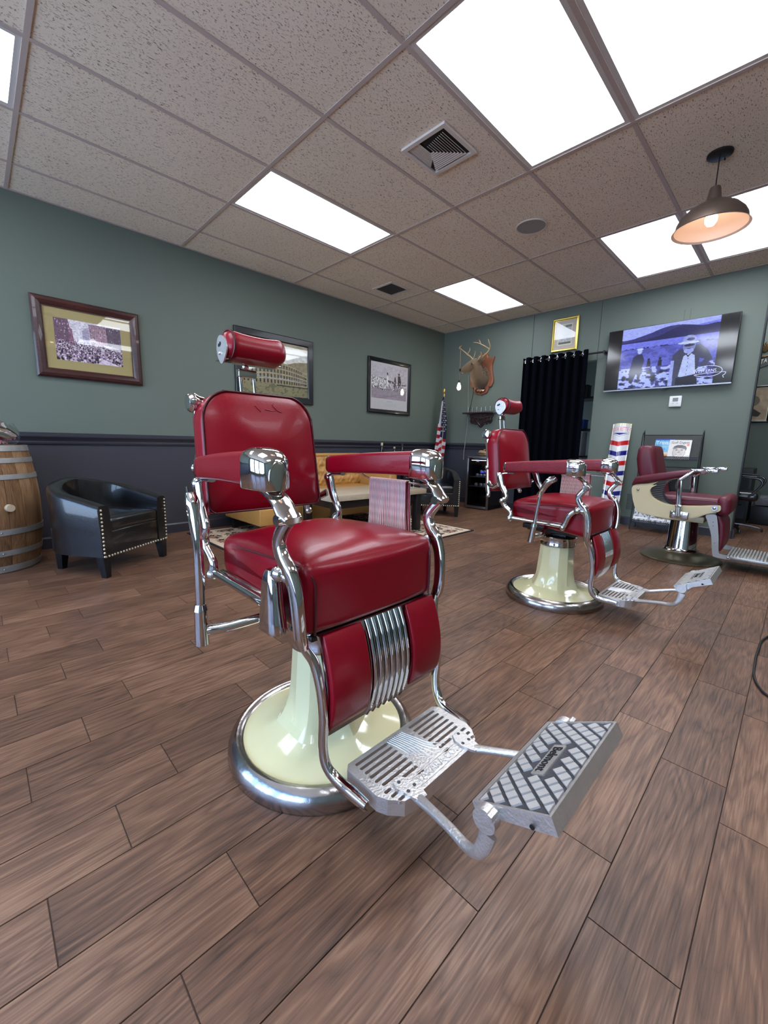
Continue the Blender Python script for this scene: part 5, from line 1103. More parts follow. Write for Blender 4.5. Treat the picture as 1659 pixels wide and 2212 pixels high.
# ================================================================= DEER MOUNT
M_SHIELD = wood_mat('shield_wood', (96, 52, 34), (146, 88, 62), (176, 114, 84), 1.2, 2, 0.30, vary=0.0, coat=0.4, ring=3)
dm = thing('deer_head_mount', 'stuffed deer head with antlers on a carved wooden shield', 'deer head', (BX-0.002, -0.765, 2.0))
half = [(0.0, 0.318), (0.055, 0.312), (0.085, 0.290), (0.095, 0.262), (0.130, 0.235), (0.165, 0.232), (0.195, 0.248), (0.188, 0.200), (0.172, 0.140), (0.172, 0.060), (0.190, -0.020), (0.206, -0.100), (0.190, -0.160), (0.160, -0.195), (0.135, -0.190), (0.128, -0.215), (0.105, -0.265), (0.065, -0.290), (0.030, -0.290), (0.0, -0.310)]
hp_ = spline2(half, 4, False); out = hp_+[(-x, y) for x, y in reversed(hp_[1:-1])]
m = MB(); rs = []
for d, e in ((0.0, 1.0), (0.020, 1.0), (0.028, 0.985), (0.032, 0.955), (0.030, 0.93), (0.034, 0.90)): rs.append([Vector((-d, p[0]*e, p[1]*e)) for p in out])
m.rings(rs, True, True, False); m.prism([[(p[0]*0.90, p[1]*0.90) for p in out]], (-0.030, 0, 0), (0, 1, 0), (0, 0, 1), (-1, 0, 0), 0.004); m.build('shield', M_SHIELD, dm, angle=0.6)
ca_ = MB()
for sg in (-1, 1):
    ca_.tube([(-0.04, 0.0, -0.285), (-0.048, sg*0.02, -0.250), (-0.048, sg*0.06, -0.255), (-0.045, sg*0.085, -0.225), (-0.045, sg*0.065, -0.200), (-0.045, sg*0.05, -0.218)], [0.004, 0.009, 0.008, 0.009, 0.007, 0.004], n=8)
    ca_.tube([(-0.045, 0.0, -0.21), (-0.048, sg*0.03, -0.195), (-0.045, sg*0.05, -0.175)], [0.004, 0.008, 0.004], n=8)
ca_.build('carving', mat('dark_carving', (70, 38, 26), 0.35, coat=0.4), dm)
M_FUR = mat('deer_fur', (112, 88, 62), 0.9, mottle=0.30, mscale=20, bump=0.6, bscale=180, sheen=0.2); M_FURL = mat('pale_fur', (176, 156, 124), 0.9, bump=0.5, bscale=160)
def W2(p): return Vector(p)-Vector((BX-0.002, -0.765, 2.0))
def loft(stations, n=24):
    """stations: centre, half width (sideways), half height, axis-up vector"""
    rs = []; K = len(stations)
    for i, (c, a, b) in enumerate(stations):
        c = Vector(c); t_ = (Vector(stations[min(K-1, i+1)][0])-Vector(stations[max(0, i-1)][0])).normalized(); sd = t_.cross(Vector((0, 0, 1)))
        if sd.length < 0.2: sd = Vector((0.4, 0.9, 0))
        sd.normalize(); up_ = sd.cross(t_).normalized(); rs.append([W2(c+sd*a*math.cos(2*PI*k/n)+up_*b*math.sin(2*PI*k/n)) for k in range(n)])
    return rs
def dense(st, q=4):
    out = []; K = len(st)
    for i in range(K-1):
        for k in range(q):
            t_ = k/q; g = lambda j: st[max(0, min(K-1, j))]
            def cr(a, b, c, d): return 0.5*((2*b)+(c-a)*t_+(2*a-5*b+4*c-d)*t_*t_+(3*b-a-3*c+d)*t_**3)
            out.append((tuple(cr(g(i-1)[0][x], g(i)[0][x], g(i+1)[0][x], g(i+2)[0][x]) for x in range(3)), cr(g(i-1)[1], g(i)[1], g(i+1)[1], g(i+2)[1]), cr(g(i-1)[2], g(i)[2], g(i+1)[2], g(i+2)[2])))
    out.append(st[-1]); return out
body = MB()
body.rings(loft(dense([((5.272, -0.770, 1.955), 0.135, 0.165), ((5.20, -0.775, 1.950), 0.125, 0.165), ((5.13, -0.785, 1.980), 0.108, 0.140), ((5.07, -0.800, 2.035), 0.090, 0.108), ((5.02, -0.815, 2.090), 0.070, 0.076), ((4.985, -0.800, 2.115), 0.060, 0.060), ((4.965, -0.775, 2.125), 0.035, 0.035)])))
body.rings(loft(dense([((5.055, -0.865, 2.122), 0.046, 0.052), ((5.022, -0.828, 2.120), 0.068, 0.078), ((4.994, -0.785, 2.104), 0.067, 0.074), ((4.973, -0.742, 2.078), 0.060, 0.068), ((4.958, -0.700, 2.054), 0.051, 0.058), ((4.947, -0.664, 2.036), 0.045, 0.050), ((4.941, -0.644, 2.028), 0.040, 0.043), ((4.937, -0.629, 2.022), 0.025, 0.028)])))
for k in range(420):   # short tufts so the coat is not a smooth shell
    a = RNG.random()*2*PI; f = RNG.random(); c0 = Vector((5.26, -0.772, 1.955)).lerp(Vector((5.03, -0.812, 2.075)), f); r_ = 0.155-0.075*f
    sd_ = Vector((0.1, 0.99, 0)); u_ = Vector((0.35, 0, 0.94)); p = c0+sd_*math.cos(a)*r_*0.84+u_*math.sin(a)*r_*1.0; dn = Vector((0.3, 0, -0.95)); n_ = (sd_*math.cos(a)+u_*math.sin(a)); body.tube([W2(p), W2(p+dn*0.014+n_*0.003), W2(p+dn*0.028+n_*0.001)], [0.004, 0.003, 0.0008], n=4, sub=1)
body.build('head_and_neck', M_FUR, dm, angle=3)
tr = MB(); tr.rings(loft(dense([((4.968, -0.725, 2.030), 0.024, 0.010), ((4.955, -0.690, 2.014), 0.026, 0.012), ((4.943, -0.652, 2.001), 0.026, 0.013), ((4.938, -0.635, 2.000), 0.016, 0.009)]))); tr.build('throat_patch', M_FURL, dm, angle=3)
MB().ball(W2((4.928, -0.622, 2.040)), 0.027, sc=(1, 1, 0.8)).build('nose', mat('black_nose', (14, 12, 12), 0.3), dm)
hd = Vector((0.4, 0.9, 0)).normalized(); 
fwd = (Vector((4.91, -0.61, 2.02))-Vector((5.015, -0.82, 2.12))).normalized(); sdv = fwd.cross(Vector((0, 0, 1))).normalized()
for sg in (-1, 1):
    ec = Vector((4.984, -0.790, 2.106))+sdv*sg*0.066
    MB().ball(W2(ec-sdv*sg*0.004), 0.0195, sc=(1, 1, 0.75)).build('eye_rim', M_FURL, dm); MB().ball(W2(ec+sdv*sg*0.009+fwd*0.002), 0.0150).build('eye', mat('glass_eye', (24, 16, 10), 0.08, coat=1.0), dm)
    e0 = Vector((5.035, -0.835, 2.150))+sdv*sg*0.050; dr = (sdv*sg*0.8-fwd*0.75+Vector((0, 0, 0.30))).normalized(); uu_ = dr.cross(fwd).normalized()
    rs = []
    for f, a in ((0, 0.018), (0.25, 0.034), (0.5, 0.042), (0.75, 0.032), (0.95, 0.012), (1.0, 0.003)):
        ctr = e0+dr*0.135*f; ring = []
        for k in range(14):
            th2 = 2*PI*k/14; ring.append(W2(ctr+uu_*a*math.cos(th2)+fwd*(a*0.45*math.sin(th2)-0.25*a*(abs(math.cos(th2)) < 0.6))))
        rs.append(ring)
    MB().rings(rs).build('ear', M_FUR, dm, angle=2); rs = [[(p+(fwd*0.006)) if True else p for p in [W2(e0+dr*0.135*f+uu_*a*0.6*math.cos(2*PI*k/10)+fwd*(0.006+a*0.2*math.sin(2*PI*k/10))) for k in range(10)]] for f, a in ((0.15, 0.014), (0.5, 0.026), (0.85, 0.012))]
    MB().rings(rs).build('inner_ear', M_FURL, dm, angle=2)
M_ANT = mat('antler', (168, 140, 104), 0.55, mottle=0.3, mscale=14, bump=0.3, bscale=60)
def antler(name_pts, lab=None):
    m = MB()
    for pts, r in name_pts: m.tube([W2(p) for p in pts], r, n=8, sub=4)
    return m.build('antler', M_ANT, dm)
antler([([(5.015, -0.865, 2.165), (5.04, -0.92, 2.215), (5.05, -0.985, 2.262), (5.04, -1.025, 2.325), (5.00, -1.03, 2.385), (4.985, -1.02, 2.425)], [0.012, 0.011, 0.010, 0.009, 0.007, 0.003]),
        ([(5.045, -1.015, 2.30), (4.99, -0.965, 2.340), (4.93, -0.885, 2.385), (4.90, -0.835, 2.390)], [0.008, 0.008, 0.006, 0.002]), ([(4.955, -0.925, 2.365), (4.945, -0.915, 2.40), (4.945, -0.895, 2.43)], [0.006, 0.005, 0.002]), ([(5.03, -0.90, 2.19), (5.02, -0.905, 2.24), (5.0, -0.90, 2.275)], [0.007, 0.005, 0.002])])
antler([([(4.985, -0.795, 2.165), (4.965, -0.755, 2.215), (4.955, -0.715, 2.245), (4.945, -0.67, 2.285), (4.935, -0.625, 2.32), (4.93, -0.60, 2.345)], [0.012, 0.010, 0.010, 0.009, 0.008, 0.004]),
        ([(4.985, -0.79, 2.18), (4.985, -0.81, 2.235), (4.98, -0.825, 2.29)], [0.007, 0.005, 0.002]), ([(4.952, -0.70, 2.255), (4.965, -0.735, 2.305), (4.965, -0.735, 2.345)], [0.007, 0.006, 0.002]), ([(4.93, -0.60, 2.34), (4.925, -0.575, 2.35), (4.93, -0.585, 2.385)], [0.007, 0.006, 0.002]), ([(4.93, -0.605, 2.33), (4.90, -0.61, 2.36), (4.91, -0.635, 2.385)], [0.006, 0.005, 0.002])])
# hanging bulb
hb_ = thing('hanging_bulb', 'bare glowing filament bulb hanging from the deer antler', 'light bulb', (4.93, -0.60, 1.75))
MB().tube([(0, 0, 0.59), (0.002, 0, 0.35), (0, 0, 0.13)], 0.004, n=6).build('rope_cord', mat('tan_rope', (150, 124, 98), 0.9), hb_)
MB().cyl((0, 0, 0.105), (0, 0, 0.145), 0.015, 0.010, 16).build('socket', M_BLACK, hb_)
MB().lathe([(0.0, 0.0), (0.016, 0.004), (0.026, 0.022), (0.029, 0.045), (0.022, 0.075), (0.013, 0.10), (0.012, 0.108)], n=20).build('bulb', mat('lit_bulb', (255, 240, 210), 0.3, emit=(255, 240, 214), es=26.0), hb_)
cw = thing('wall_cable', 'pale cord running down the wall from the deer mount to the fridge', 'cord', (BX, -0.52, 0.8))
MB().tube([(-0.008, 0.006, 1.22), (-0.008, 0.0, 1.0), (-0.008, -0.010, 0.85), (-0.008, -0.014, 0.67), (-0.008, -0.016, 0.45), (-0.033, -0.004, 0.12), (-0.035, 0.004, 0.02), (-0.03, 0.006, -0.10)], 0.0035, n=6).build('cable', mat('pale_cord', (176, 166, 160), 0.6), cw)
cw2 = thing('wall_cable', 'thin black cord beside the pale cord under the deer mount', 'cord', (BX, -0.60, 1.5))
MB().tube([(-0.008, -0.02, 0.36), (-0.008, -0.015, 0.25), (-0.008, 0.01, 0.10), (-0.008, 0.03, 0.0), (-0.008, 0.035, -0.04)], 0.003, n=6).build('cable', M_BLACK, cw2)
# carved shelf with shot glasses
M_CARV = mat('carved_dark_wood', (52, 30, 28), 0.35, coat=0.3, bump=0.5, bscale=50)
cs_ = thing('carved_wall_shelf', 'small carved dark wood shelf under the deer head', 'shelf', (BX-0.001, -0.79, 1.44))
MB().box((-0.075, 0, -0.012), (0.15, 0.53, 0.022), bev=0.006).build('shelf_board', M_CARV, cs_)
hl = spline2([(0.0, -0.235), (0.025, -0.215), (0.06, -0.180), (0.10, -0.185), (0.115, -0.165), (0.165, -0.170), (0.195, -0.130), (0.185, -0.095), (0.205, -0.06), (0.205, -0.023)], 4, False); o2 = hl+[(-x, y) for x, y in reversed(hl[1:])]
bm_ = MB().prism([o2], (-0.002, 0, 0), (0, 1, 0), (0, 0, 1), (-1, 0, 0), 0.028)
for sg in (-1, 1):
    for pts in (((0.0, -0.20), (0.05, -0.15), (0.03, -0.10), (0.0, -0.12)), ((0.06, -0.16), (0.11, -0.14), (0.10, -0.09), (0.06, -0.10)), ((0.12, -0.14), (0.17, -0.13), (0.17, -0.08), (0.13, -0.08)), ((0.02, -0.06), (0.08, -0.05), (0.13, -0.045), (0.19, -0.05))):
        bm_.tube([(-0.034, sg*y, z) for y, z in pts], [0.006, 0.011, 0.011, 0.006], n=8)
bm_.build('carved_bracket', M_CARV, cs_, angle=0.6)
for k, nm in enumerate(('first', 'second', 'third', 'fourth', 'fifth', 'sixth')):
    g = thing('shot_glass', '%s clear shot glass from the left on the carved wall shelf' % nm, 'glass', (5.225, -0.59-0.078*k, 1.4395), 0, 'shot glasses on the carved shelf')
    MB().lathe([(0.0, 0.0), (0.017, 0.0), (0.018, 0.012), (0.022, 0.075), (0.020, 0.075), (0.016, 0.016), (0.0, 0.014)], n=18, cap=False).build('glass_body', glass_mat('shot_glass_clear', (0.95, 0.97, 0.97), 1.5), g)
# ================================================================= FRIDGE with bottles, driftwood
fg = thing('drinks_fridge', 'black glass door drinks fridge with steel frame in the back corner', 'fridge', (5.045, -1.065, 0.004), 0.06)
FW, FD, FH = 0.375, 0.40, 0.775
cab = MB()
for c_, d_ in (((0, FW/2-0.012, FH/2), (FD, 0.024, FH)), ((0, -FW/2+0.012, FH/2), (FD, 0.024, FH)), ((0, 0, FH-0.012), (FD, FW, 0.024)), ((0, 0, 0.03), (FD, FW, 0.06)), ((FD/2-0.012, 0, FH/2), (0.024, FW, FH))): cab.box(c_, d_)
cab.build('cabinet', M_BLACK, fg, smooth=False)
dfm = mat('steel_door_frame', (150, 146, 146), 0.3, 0.9)
for nm, c_, d_ in (('frame_rail', (-FD/2-0.012, 0, FH-0.017), (0.024, FW, 0.030)), ('frame_rail', (-FD/2-0.012, 0, 0.03), (0.024, FW, 0.034)), ('frame_stile', (-FD/2-0.012, FW/2-0.015, FH/2), (0.024, 0.030, FH-0.002)), ('frame_stile', (-FD/2-0.012, -FW/2+0.015, FH/2), (0.024, 0.030, FH-0.002))): MB().box(c_, d_, bev=0.003).build(nm, dfm, fg)
boxo('door_glass', glass_mat('smoked_glass', (0.80, 0.80, 0.84), 1.5), (-FD/2-0.014, 0, FH/2), (0.006, FW-0.058, FH-0.06), fg)
boxo('small_badge', mat('badge_grey', (170, 170, 175), 0.4), (-FD/2-0.018, 0.01, FH-0.075), (0.002, 0.045, 0.009), fg)
for z in (0.33, 0.47): boxo('rack', M_STEEL, (0.01, 0, z), (0.36, 0.325, 0.008), fg)
boxo('display', mat('blue_display', (10, 10, 40), 0.3, emit=(70, 70, 255), es=1.6), (-0.185, -0.055, 0.545), (0.004, 0.045, 0.014), fg)
MB().box((-0.187, 0, FH-0.06), (0.01, 0.25, 0.004)).build('interior_fill_strip', mat('fridge_fill_glow', (200, 210, 230), 0.3, emit=(190, 205, 255), es=14.0), fg, smooth=False)  # unseen glowing strip, added to brighten the bottles behind the door
M_BOT = mat('bottle_glass_green', (46, 54, 42), 0.12, coat=1.0); M_BCAP = mat('bottle_foil', (176, 178, 182), 0.3, 0.7)
fR = Matrix.Rotation(0.06, 3, 'Z'); fo = Vector((5.045, -1.065, 0.004))
nb = 0
for row, (z, ys) in enumerate(((0.359, (-0.125, -0.072, -0.019, 0.06)), (0.499, (-0.12, -0.067, -0.014, 0.045)), (0.552, (-0.125, -0.072, -0.019)))):
    for y in ys:
        nb += 1; p = fo+fR @ Vector((-0.150, y*1.0, z)); b = thing('wine_bottle', 'wine bottle on the %s of the glass door fridge, %s from the left' % (('lower rack', 'middle rack', 'top pile')[row], ('first', 'second', 'third', 'fourth')[list(reversed(ys)).index(y)]), 'bottle', p, 0.06, 'wine bottles in the fridge')
        MB().lathe([(0.0, 0.30), (0.022, 0.298), (0.0245, 0.285), (0.0245, 0.11), (0.020, 0.08), (0.013, 0.06), (0.0125, 0.02)], n=20, axis='X').build('bottle_body', M_BOT, b); MB().lathe([(0.0235, 0.035), (0.0240, 0.0), (0.020, -0.003), (0.0, -0.003)], n=16, axis='X').build('foil_cap', M_BCAP, b)
dw = thing('driftwood', 'tan weathered driftwood piece lying on top of the drinks fridge', 'driftwood', (4.99, -1.08, 0.782))
MB().tube([(0, 0.11, 0.030), (-0.01, 0.07, 0.055), (0.0, 0.02, 0.05), (-0.01, -0.05, 0.035), (0, -0.12, 0.014)], [0.010, 0.026, 0.024, 0.020, 0.010], n=10).tube([(0.0, 0.10, 0.02), (0.02, 0.04, 0.018), (-0.02, -0.03, 0.018), (0, -0.11, 0.012)], [0.012, 0.017, 0.016, 0.008], n=8).tube([(0, 0.03, 0.06), (0.0, 0.015, 0.085), (0.0, -0.01, 0.09)], [0.014, 0.012, 0.004], n=8).build('wood', mat('driftwood', (166, 128, 90), 0.8, mottle=0.3, mscale=18, bump=0.6, bscale=40), dw)
# ================================================================= FLAG
fl = thing('american_flag', 'furled American flag on a floor pole in the back corner', 'flag', (5.08, -0.215, 0.004))
MB().lathe([(0.0, 0.0), (0.085, 0.0), (0.085, 0.012), (0.03, 0.03), (0.016, 0.06), (0.0, 0.06)], n=28).build('stand', mat('gold_metal', (196, 164, 92), 0.3, 0.9), fl); MB().cyl((0, 0, 0.05), (0, 0, 1.72), 0.011, n=12).build('pole', mat('pale_pole', (206, 184, 140), 0.4), fl)
MB().lathe([(0.0, 1.70), (0.018, 1.705), (0.016, 1.72), (0.010, 1.735), (0.020, 1.76), (0.024, 1.785), (0.014, 1.81), (0.0, 1.815)], n=16).build('finial', mat('gold_metal', (196, 164, 92), 0.3, 0.9), fl)
# folded cloth: two gathered columns hanging from the pole
FWD = Vector((-0.70, 0.70, 0)); SID = Vector((0.72, -0.70, 0)).normalized(); nu, nv = 90, 170
def flagw(v): 
    z = 1.690-1.07*v; L_ = -0.010-0.092*min(1, v*1.25)**1.1+0.020*max(0, v-0.75)/0.25; Rr = 0.012+0.052*min(1, v*2.6)-0.034*max(0, v-0.55)/0.45
    return z, L_, Rr
def ff(u, v):
    z, L_, Rr = flagw(v); s_ = L_+(Rr-L_)*u; fo_ = (0.030*min(1, v*4))*math.sin(u*2*PI*2.6+0.9*math.sin(v*3))+0.006*math.sin(v*17+u*5)
    p = SID*s_+Vector((-1, -0.25, 0)).normalized()*(0.028+fo_); return (p.x, p.y, z-0.03*abs(s_))
m = MB().grid(ff, nu, nv); me = m.mesh('flag_cloth', attr_mat('flag_fabric', 0.7, bump=0.15), True, 3)
c = np.ones(((nu+1)*(nv+1), 4), np.float32); navy = lin((22, 28, 62)); redc = lin((176, 28, 44)); whc = lin((222, 218, 222))
stars = []
rr2 = random.Random(4)
for j in range(15):
    for k in range(3): stars.append((0.50+0.17*k+(0.08 if j % 2 else 0), 0.06+0.032*j))
for j in range(nv+1):
    for i in range(nu+1):
        u, v = i/nu, j/nv; z = 1.69-1.07*v
        if (u > 0.42 and v < 0.57+0.06*u) or v < 0.07: col = navy; 
        else:
            q = (v*1.0+0.04*u-0.02*math.sin(u*6)); col = redc if (q*1.07/0.118) % 1 < 0.5 else whc
            if u < 0.42 and v < 0.40: col = whc if u > 0.08 else navy
        if col is navy and v > 0.05:
            for su, sv in stars:
                du_, dv_ = (u-su)*0.15/0.0105, (v-sv)*1.07/0.0125; r_ = math.hypot(du_, dv_)
                if r_ < 1 and r_ < 0.55+0.42*math.cos(5*math.atan2(du_, -dv_)): col = whc; break
        c[j*(nu+1)+i, :3] = col
ca = me.color_attributes.new('Col', 'FLOAT_COLOR', 'POINT'); ca.data.foreach_set('color', c.ravel())
o = bpy.data.objects.new('flag_cloth', me); COL.objects.link(o); o.parent = fl; so_ = o.modifiers.new('t', 'SOLIDIFY'); so_.thickness = 0.002
# ================================================================= BARBER POLE SIGN (curved enamel)
bs = thing('barber_sign', 'tall curved enamel sign with red white and blue stripes leaning on the back wall', 'sign', (5.085, -2.785, 0.006))
SW, SH_, DP = 0.205, 1.235, 0.052; lean = Vector((0.200, 0.0, SH_)).normalized(); nrm_ = Vector((-lean.z, 0, lean.x))
def sg_pt(u, v, off=0.0):   # u -1..1 left to right seen from the room, v 0 bottom..1 top
    fl_ = 0.88; d = DP*max(0, 1-(abs(u)/fl_)**2.2) if abs(u) < fl_ else 0
    return Vector((0, 0, 0))+lean*(v*SH_)+Vector((0, -1, 0))*(u*SW/2)+nrm_*(d+off)
nu, nv = 96, 560
m = MB().grid(lambda a, b: sg_pt(a*2-1, b), nu, nv); me = m.mesh('enamel_panel', attr_mat('enamel_print', 0.12, coat=1.0), True, 3)
ii = np.arange((nu+1)*(nv+1)) % (nu+1); jj = np.arange((nu+1)*(nv+1))//(nu+1); u = ii/nu*2-1; z = (jj/nv)*SH_
col = np.empty((len(u), 3)); wh = np.array(lin((232, 230, 232))); rd_ = np.array(lin((200, 30, 34))); bl = np.array(lin((30, 30, 120))); cr_ = np.array(lin((226, 220, 192)))
col[:] = wh
chev = z+0.030*(1-np.abs(u))*1.0   # stripes dip in the middle
top = SH_-0.165; per = 0.245; ph = (top-chev)
q = np.mod(ph, per); st = ph > 0.0
col[st & (q > 0.030) & (q < 0.085)] = rd_; col[st & (q > 0.030+per/2) & (q < 0.085+per/2)] = bl
col[(z > SH_-0.030)] = cr_; col[(np.abs(u) > 0.90)] = cr_; col[(np.abs(u) > 0.90) & (ph > 0.035)] = col[(np.abs(u) > 0.90) & (ph > 0.035)]
stripe_edge = (np.abs(u) > 0.90) & st & (q > 0.030) & (q < 0.085); col[stripe_edge] = rd_; stripe_edge = (np.abs(u) > 0.90) & st & (q > 0.030+per/2) & (q < 0.085+per/2); col[stripe_edge] = bl
ti = (z < SH_-0.116) & (z > SH_-0.116-0.026*(1-np.abs(u)/0.8)) & (np.abs(u) < 0.8); col[ti] = bl
for zc in (SH_-0.040, SH_-0.106): col[(np.abs(z-zc) < 0.0018) & (np.abs(u) < 0.9)] = bl
col[(np.abs(z-(SH_-0.124-0.034*(1-np.abs(u)/0.82))) < 0.0018) & (np.abs(u) < 0.82)] = bl
col[(np.abs(u) < 0.92) & (np.abs(u) > 0.905) & (z < SH_-0.05)] = np.array(lin((150, 150, 158)))
c = np.ones((len(u), 4), np.float32); c[:, :3] = col; ca = me.color_attributes.new('Col', 'FLOAT_COLOR', 'POINT'); ca.data.foreach_set('color', c.ravel())
o = bpy.data.objects.new('enamel_panel', me); COL.objects.link(o); o.parent = bs; so_ = o.modifiers.new('t', 'SOLIDIFY'); so_.thickness = 0.003
tx = text_mb('LOOK BETTER', 0.064, 0.0, sx=0.46, spacing=1.05)
tx.v = [tuple(sg_pt(max(-0.95, min(0.95, p[0]/(SW/2)*1.0)), (SH_-0.073+p[1])/SH_, 0.0045)) for p in tx.v]; tx.build('lettering', mat('sign_red', (206, 52, 56), 0.3, coat=0.8), bs, smooth=False)
for uu_, vv in ((-0.95, 0.955), (0.95, 0.955), (0.0, 0.982), (0.95, 0.98)): MB().ball(sg_pt(uu_, vv, 0.001), 0.004 if uu_ else 0.003, n=8).build('mounting_hole', M_BLACK, bs)
# ================================================================= MAGAZINE RACK
M_PERF = mat('perforated_black_metal', (30, 31, 34), 0.4)
def perf(m, sc):
    n = m.node_tree; b = n.nodes['Principled BSDF']; L = n.links.new; t = n.nodes.new('ShaderNodeTexCoord'); sp = n.nodes.new('ShaderNodeSeparateXYZ'); L(t.outputs['Object'], sp.inputs[0])
    def mt(op, x, y=0.0):
        k = n.nodes.new('ShaderNodeMath'); k.operation = op
        for i_, v_ in enumerate((x, y)):
            if isinstance(v_, (int, float)): k.inputs[i_].default_value = v_
            else: L(v_, k.inputs[i_])
        return k.outputs[0]
    a = mt('ADD', sp.outputs['Y'], sp.outputs['Z']); d = mt('SUBTRACT', sp.outputs['Y'], sp.outputs['Z'])
    s1 = mt('ABSOLUTE', mt('SINE', mt('MULTIPLY', a, sc))); s2 = mt('ABSOLUTE', mt('SINE', mt('MULTIPLY', d, sc))); h = mt('GREATER_THAN', mt('MULTIPLY', s1, s2), 0.62)
    tr_ = n.nodes.new('ShaderNodeBsdfTransparent'); mx = n.nodes.new('ShaderNodeMixShader'); out_ = n.nodes['Material Output']; L(h, mx.inputs[0]); L(b.outputs[0], mx.inputs[1]); L(tr_.outputs[0], mx.inputs[2]); L(mx.outputs[0], out_.inputs[0])
perf(M_PERF, 190.0)
mr = thing('magazine_rack', 'black perforated metal magazine rack with three tilted shelves by the back wall', 'magazine rack', (5.10, -3.335, 0.004))
RW = 0.275
fr = MB()
for sg in (-1, 1):
    y = sg*RW
    fr = MB().tube([(0.13, y, 0.0), (0.11, y, 0.55), (0.06, y, 1.085), (0.045, y, 1.110), (0.02, y, 1.105), (-0.01, y, 1.05), (-0.035, y, 0.80), (-0.03, y, 0.76)], 0.006, n=8, side=(0, 1, 0)); fr.tube([(-0.035, y, 0.80), (-0.02, y, 0.60), (-0.05, y, 0.45), (-0.10, y, 0.12), (-0.11, y, 0.0)], 0.006, n=8, side=(0, 1, 0)); fr.cyl((0.095, y, 0.08), (-0.10, y, 0.08), 0.005); fr.build('wire_side', M_BLACK, mr)
for zt, zb_, xt_, xb_ in ((1.085, 0.815, 0.045, -0.035), (0.735, 0.475, 0.035, -0.045), (0.335, 0.085, 0.015, -0.070)):
    sl = MB(); v0 = Vector((xt_, 0, zt)); v1 = Vector((xb_, 0, zb_))
    sl.rings([[Vector((v.x+e, y, v.z)) for v, e in ((v0, 0), (v1, 0), (v1, 0.002), (v0, 0.002))] for y in (-RW+0.008, RW-0.008)]); sl.build('tilted_panel', M_PERF, mr, smooth=False)
    lp2 = MB().box((xb_-0.018, 0, zb_+0.001), (0.04, 2*RW-0.02, 0.003)).box((xb_-0.038, 0, zb_+0.018), (0.003, 2*RW-0.02, 0.036)); lp2.build('front_lip', M_PERF, mr, smooth=False)
    MB().cyl((xt_, -RW, zt), (xt_, RW, zt), 0.004).cyl((xb_-0.038, -RW, zb_+0.037), (xb_-0.038, RW, zb_+0.037), 0.003).build('wire_rail', M_BLACK, mr)
def magazine(label, y0, w_, h_, x_, z_, img, back=0.004):
    t = thing('magazine', label, 'magazine', (x_, y0, z_), 0); t.rotation_euler = (0, math.atan2(0.08, 0.27), 0)
    MB().box((0.003, -w_/2, h_/2), (0.004, w_, h_)).build('pages', M_WHITE, t, smooth=False)
    sheet('cover', img, (0.0, 0, h_), (0, -1, 0), (0, 0, -1), attr_mat('glossy_cover', 0.25, coat=0.5), t, w_, h_); return t
tim = Img(110, 140, (96, 160, 200)); tn = smooth_noise(140, 110, 6, 31, 3); tim.fill(tn > 0.5, (130, 186, 216)); tim.rect(0, 0, 1, 0.06, (60, 90, 190)); tim.fill(tim.y > 0.62+0.1*tn, (214, 160, 124)); tim.poly([(0.3, 0.68), (0.9, 0.66), (0.95, 0.75), (0.3, 0.75)], (226, 196, 170)); tim.fill((tim.y > 0.84) & (tn > 0.48), (96, 84, 70)); tim.rect(0.10, 0.36, 0.8, 0.375, (180, 214, 232)); tim.rect(0.15, 0.42, 0.7, 0.432, (180, 214, 232))
t = magazine('blue travel magazine with mountain cover on the top shelf of the rack, left', -3.190, 0.175, 0.222, 5.048, 0.8305, tim)
tx = text_mb('Travel', 0.060, 0.0002, sx=0.85, align='LEFT'); place(tx, (-0.0006, -0.010, 0.222-0.042), (0, -1, 0), (0, 0, 1), (-1, 0, 0)); tx.build('title_lettering', M_WHITE, t, smooth=False)
gim = Img(160, 190, (226, 220, 216)); gn = smooth_noise(190, 160, 14, 33, 3)
gim.ell(0.5, 0.62, 0.27, 0.36, (206, 196, 190)); gim.poly([(0.22, 0.44), (0.24, 0.34), (0.38, 0.27), (0.60, 0.26), (0.78, 0.32), (0.83, 0.44), (0.80, 0.56), (0.74, 0.48), (0.60, 0.42), (0.40, 0.42), (0.24, 0.50)], (92, 88, 88)); gim.poly([(0.17, 0.46), (0.24, 0.38), (0.5, 0.40), (0.28, 0.47)], (130, 124, 122)); gim.ell(0.50, 0.86, 0.16, 0.10, (222, 214, 208)); gim.fill((((gim.x-0.5)/0.29)**2+((gim.y-0.62)/0.38)**2 > 0.86) & (((gim.x-0.5)/0.29)**2+((gim.y-0.62)/0.38)**2 < 1.0) & (gim.y > 0.45), (150, 140, 136))
for cx in (0.38, 0.62): gim.ell(cx, 0.53, 0.055, 0.016, (70, 62, 60)); gim.ell(cx, 0.48, 0.07, 0.012, (110, 100, 96))
gim.poly([(0.47, 0.53), (0.53, 0.53), (0.56, 0.66), (0.44, 0.66)], (184, 172, 166)); gim.ell(0.5, 0.665, 0.06, 0.012, (120, 108, 104)); gim.ell(0.5, 0.745, 0.13, 0.035, (120, 106, 102)); gim.ell(0.5, 0.740, 0.11, 0.018, (240, 238, 236)); gim.ell(0.86, 0.255, 0.06, 0.055, (236, 140, 116)); gim.poly([(0.74, 0.86), (0.95, 0.76), (1.0, 0.8), (1.0, 1.0), (0.66, 1.0)], (206, 198, 194)); gim.a *= (0.95+0.1*gn[..., None])
t = magazine('white golf magazine with a smiling capped man on the cover, top shelf of the rack', -3.325, 0.200, 0.214, 5.040, 0.8305, gim)
tx = text_mb('Golf Digest', 0.036, 0.0003, sx=0.98); place(tx, (-0.0006, -0.100, 0.214-0.030), (0, -1, 0), (0, 0, 1), (-1, 0, 0)); tx.build('title_lettering', M_BLACK, t, smooth=False)
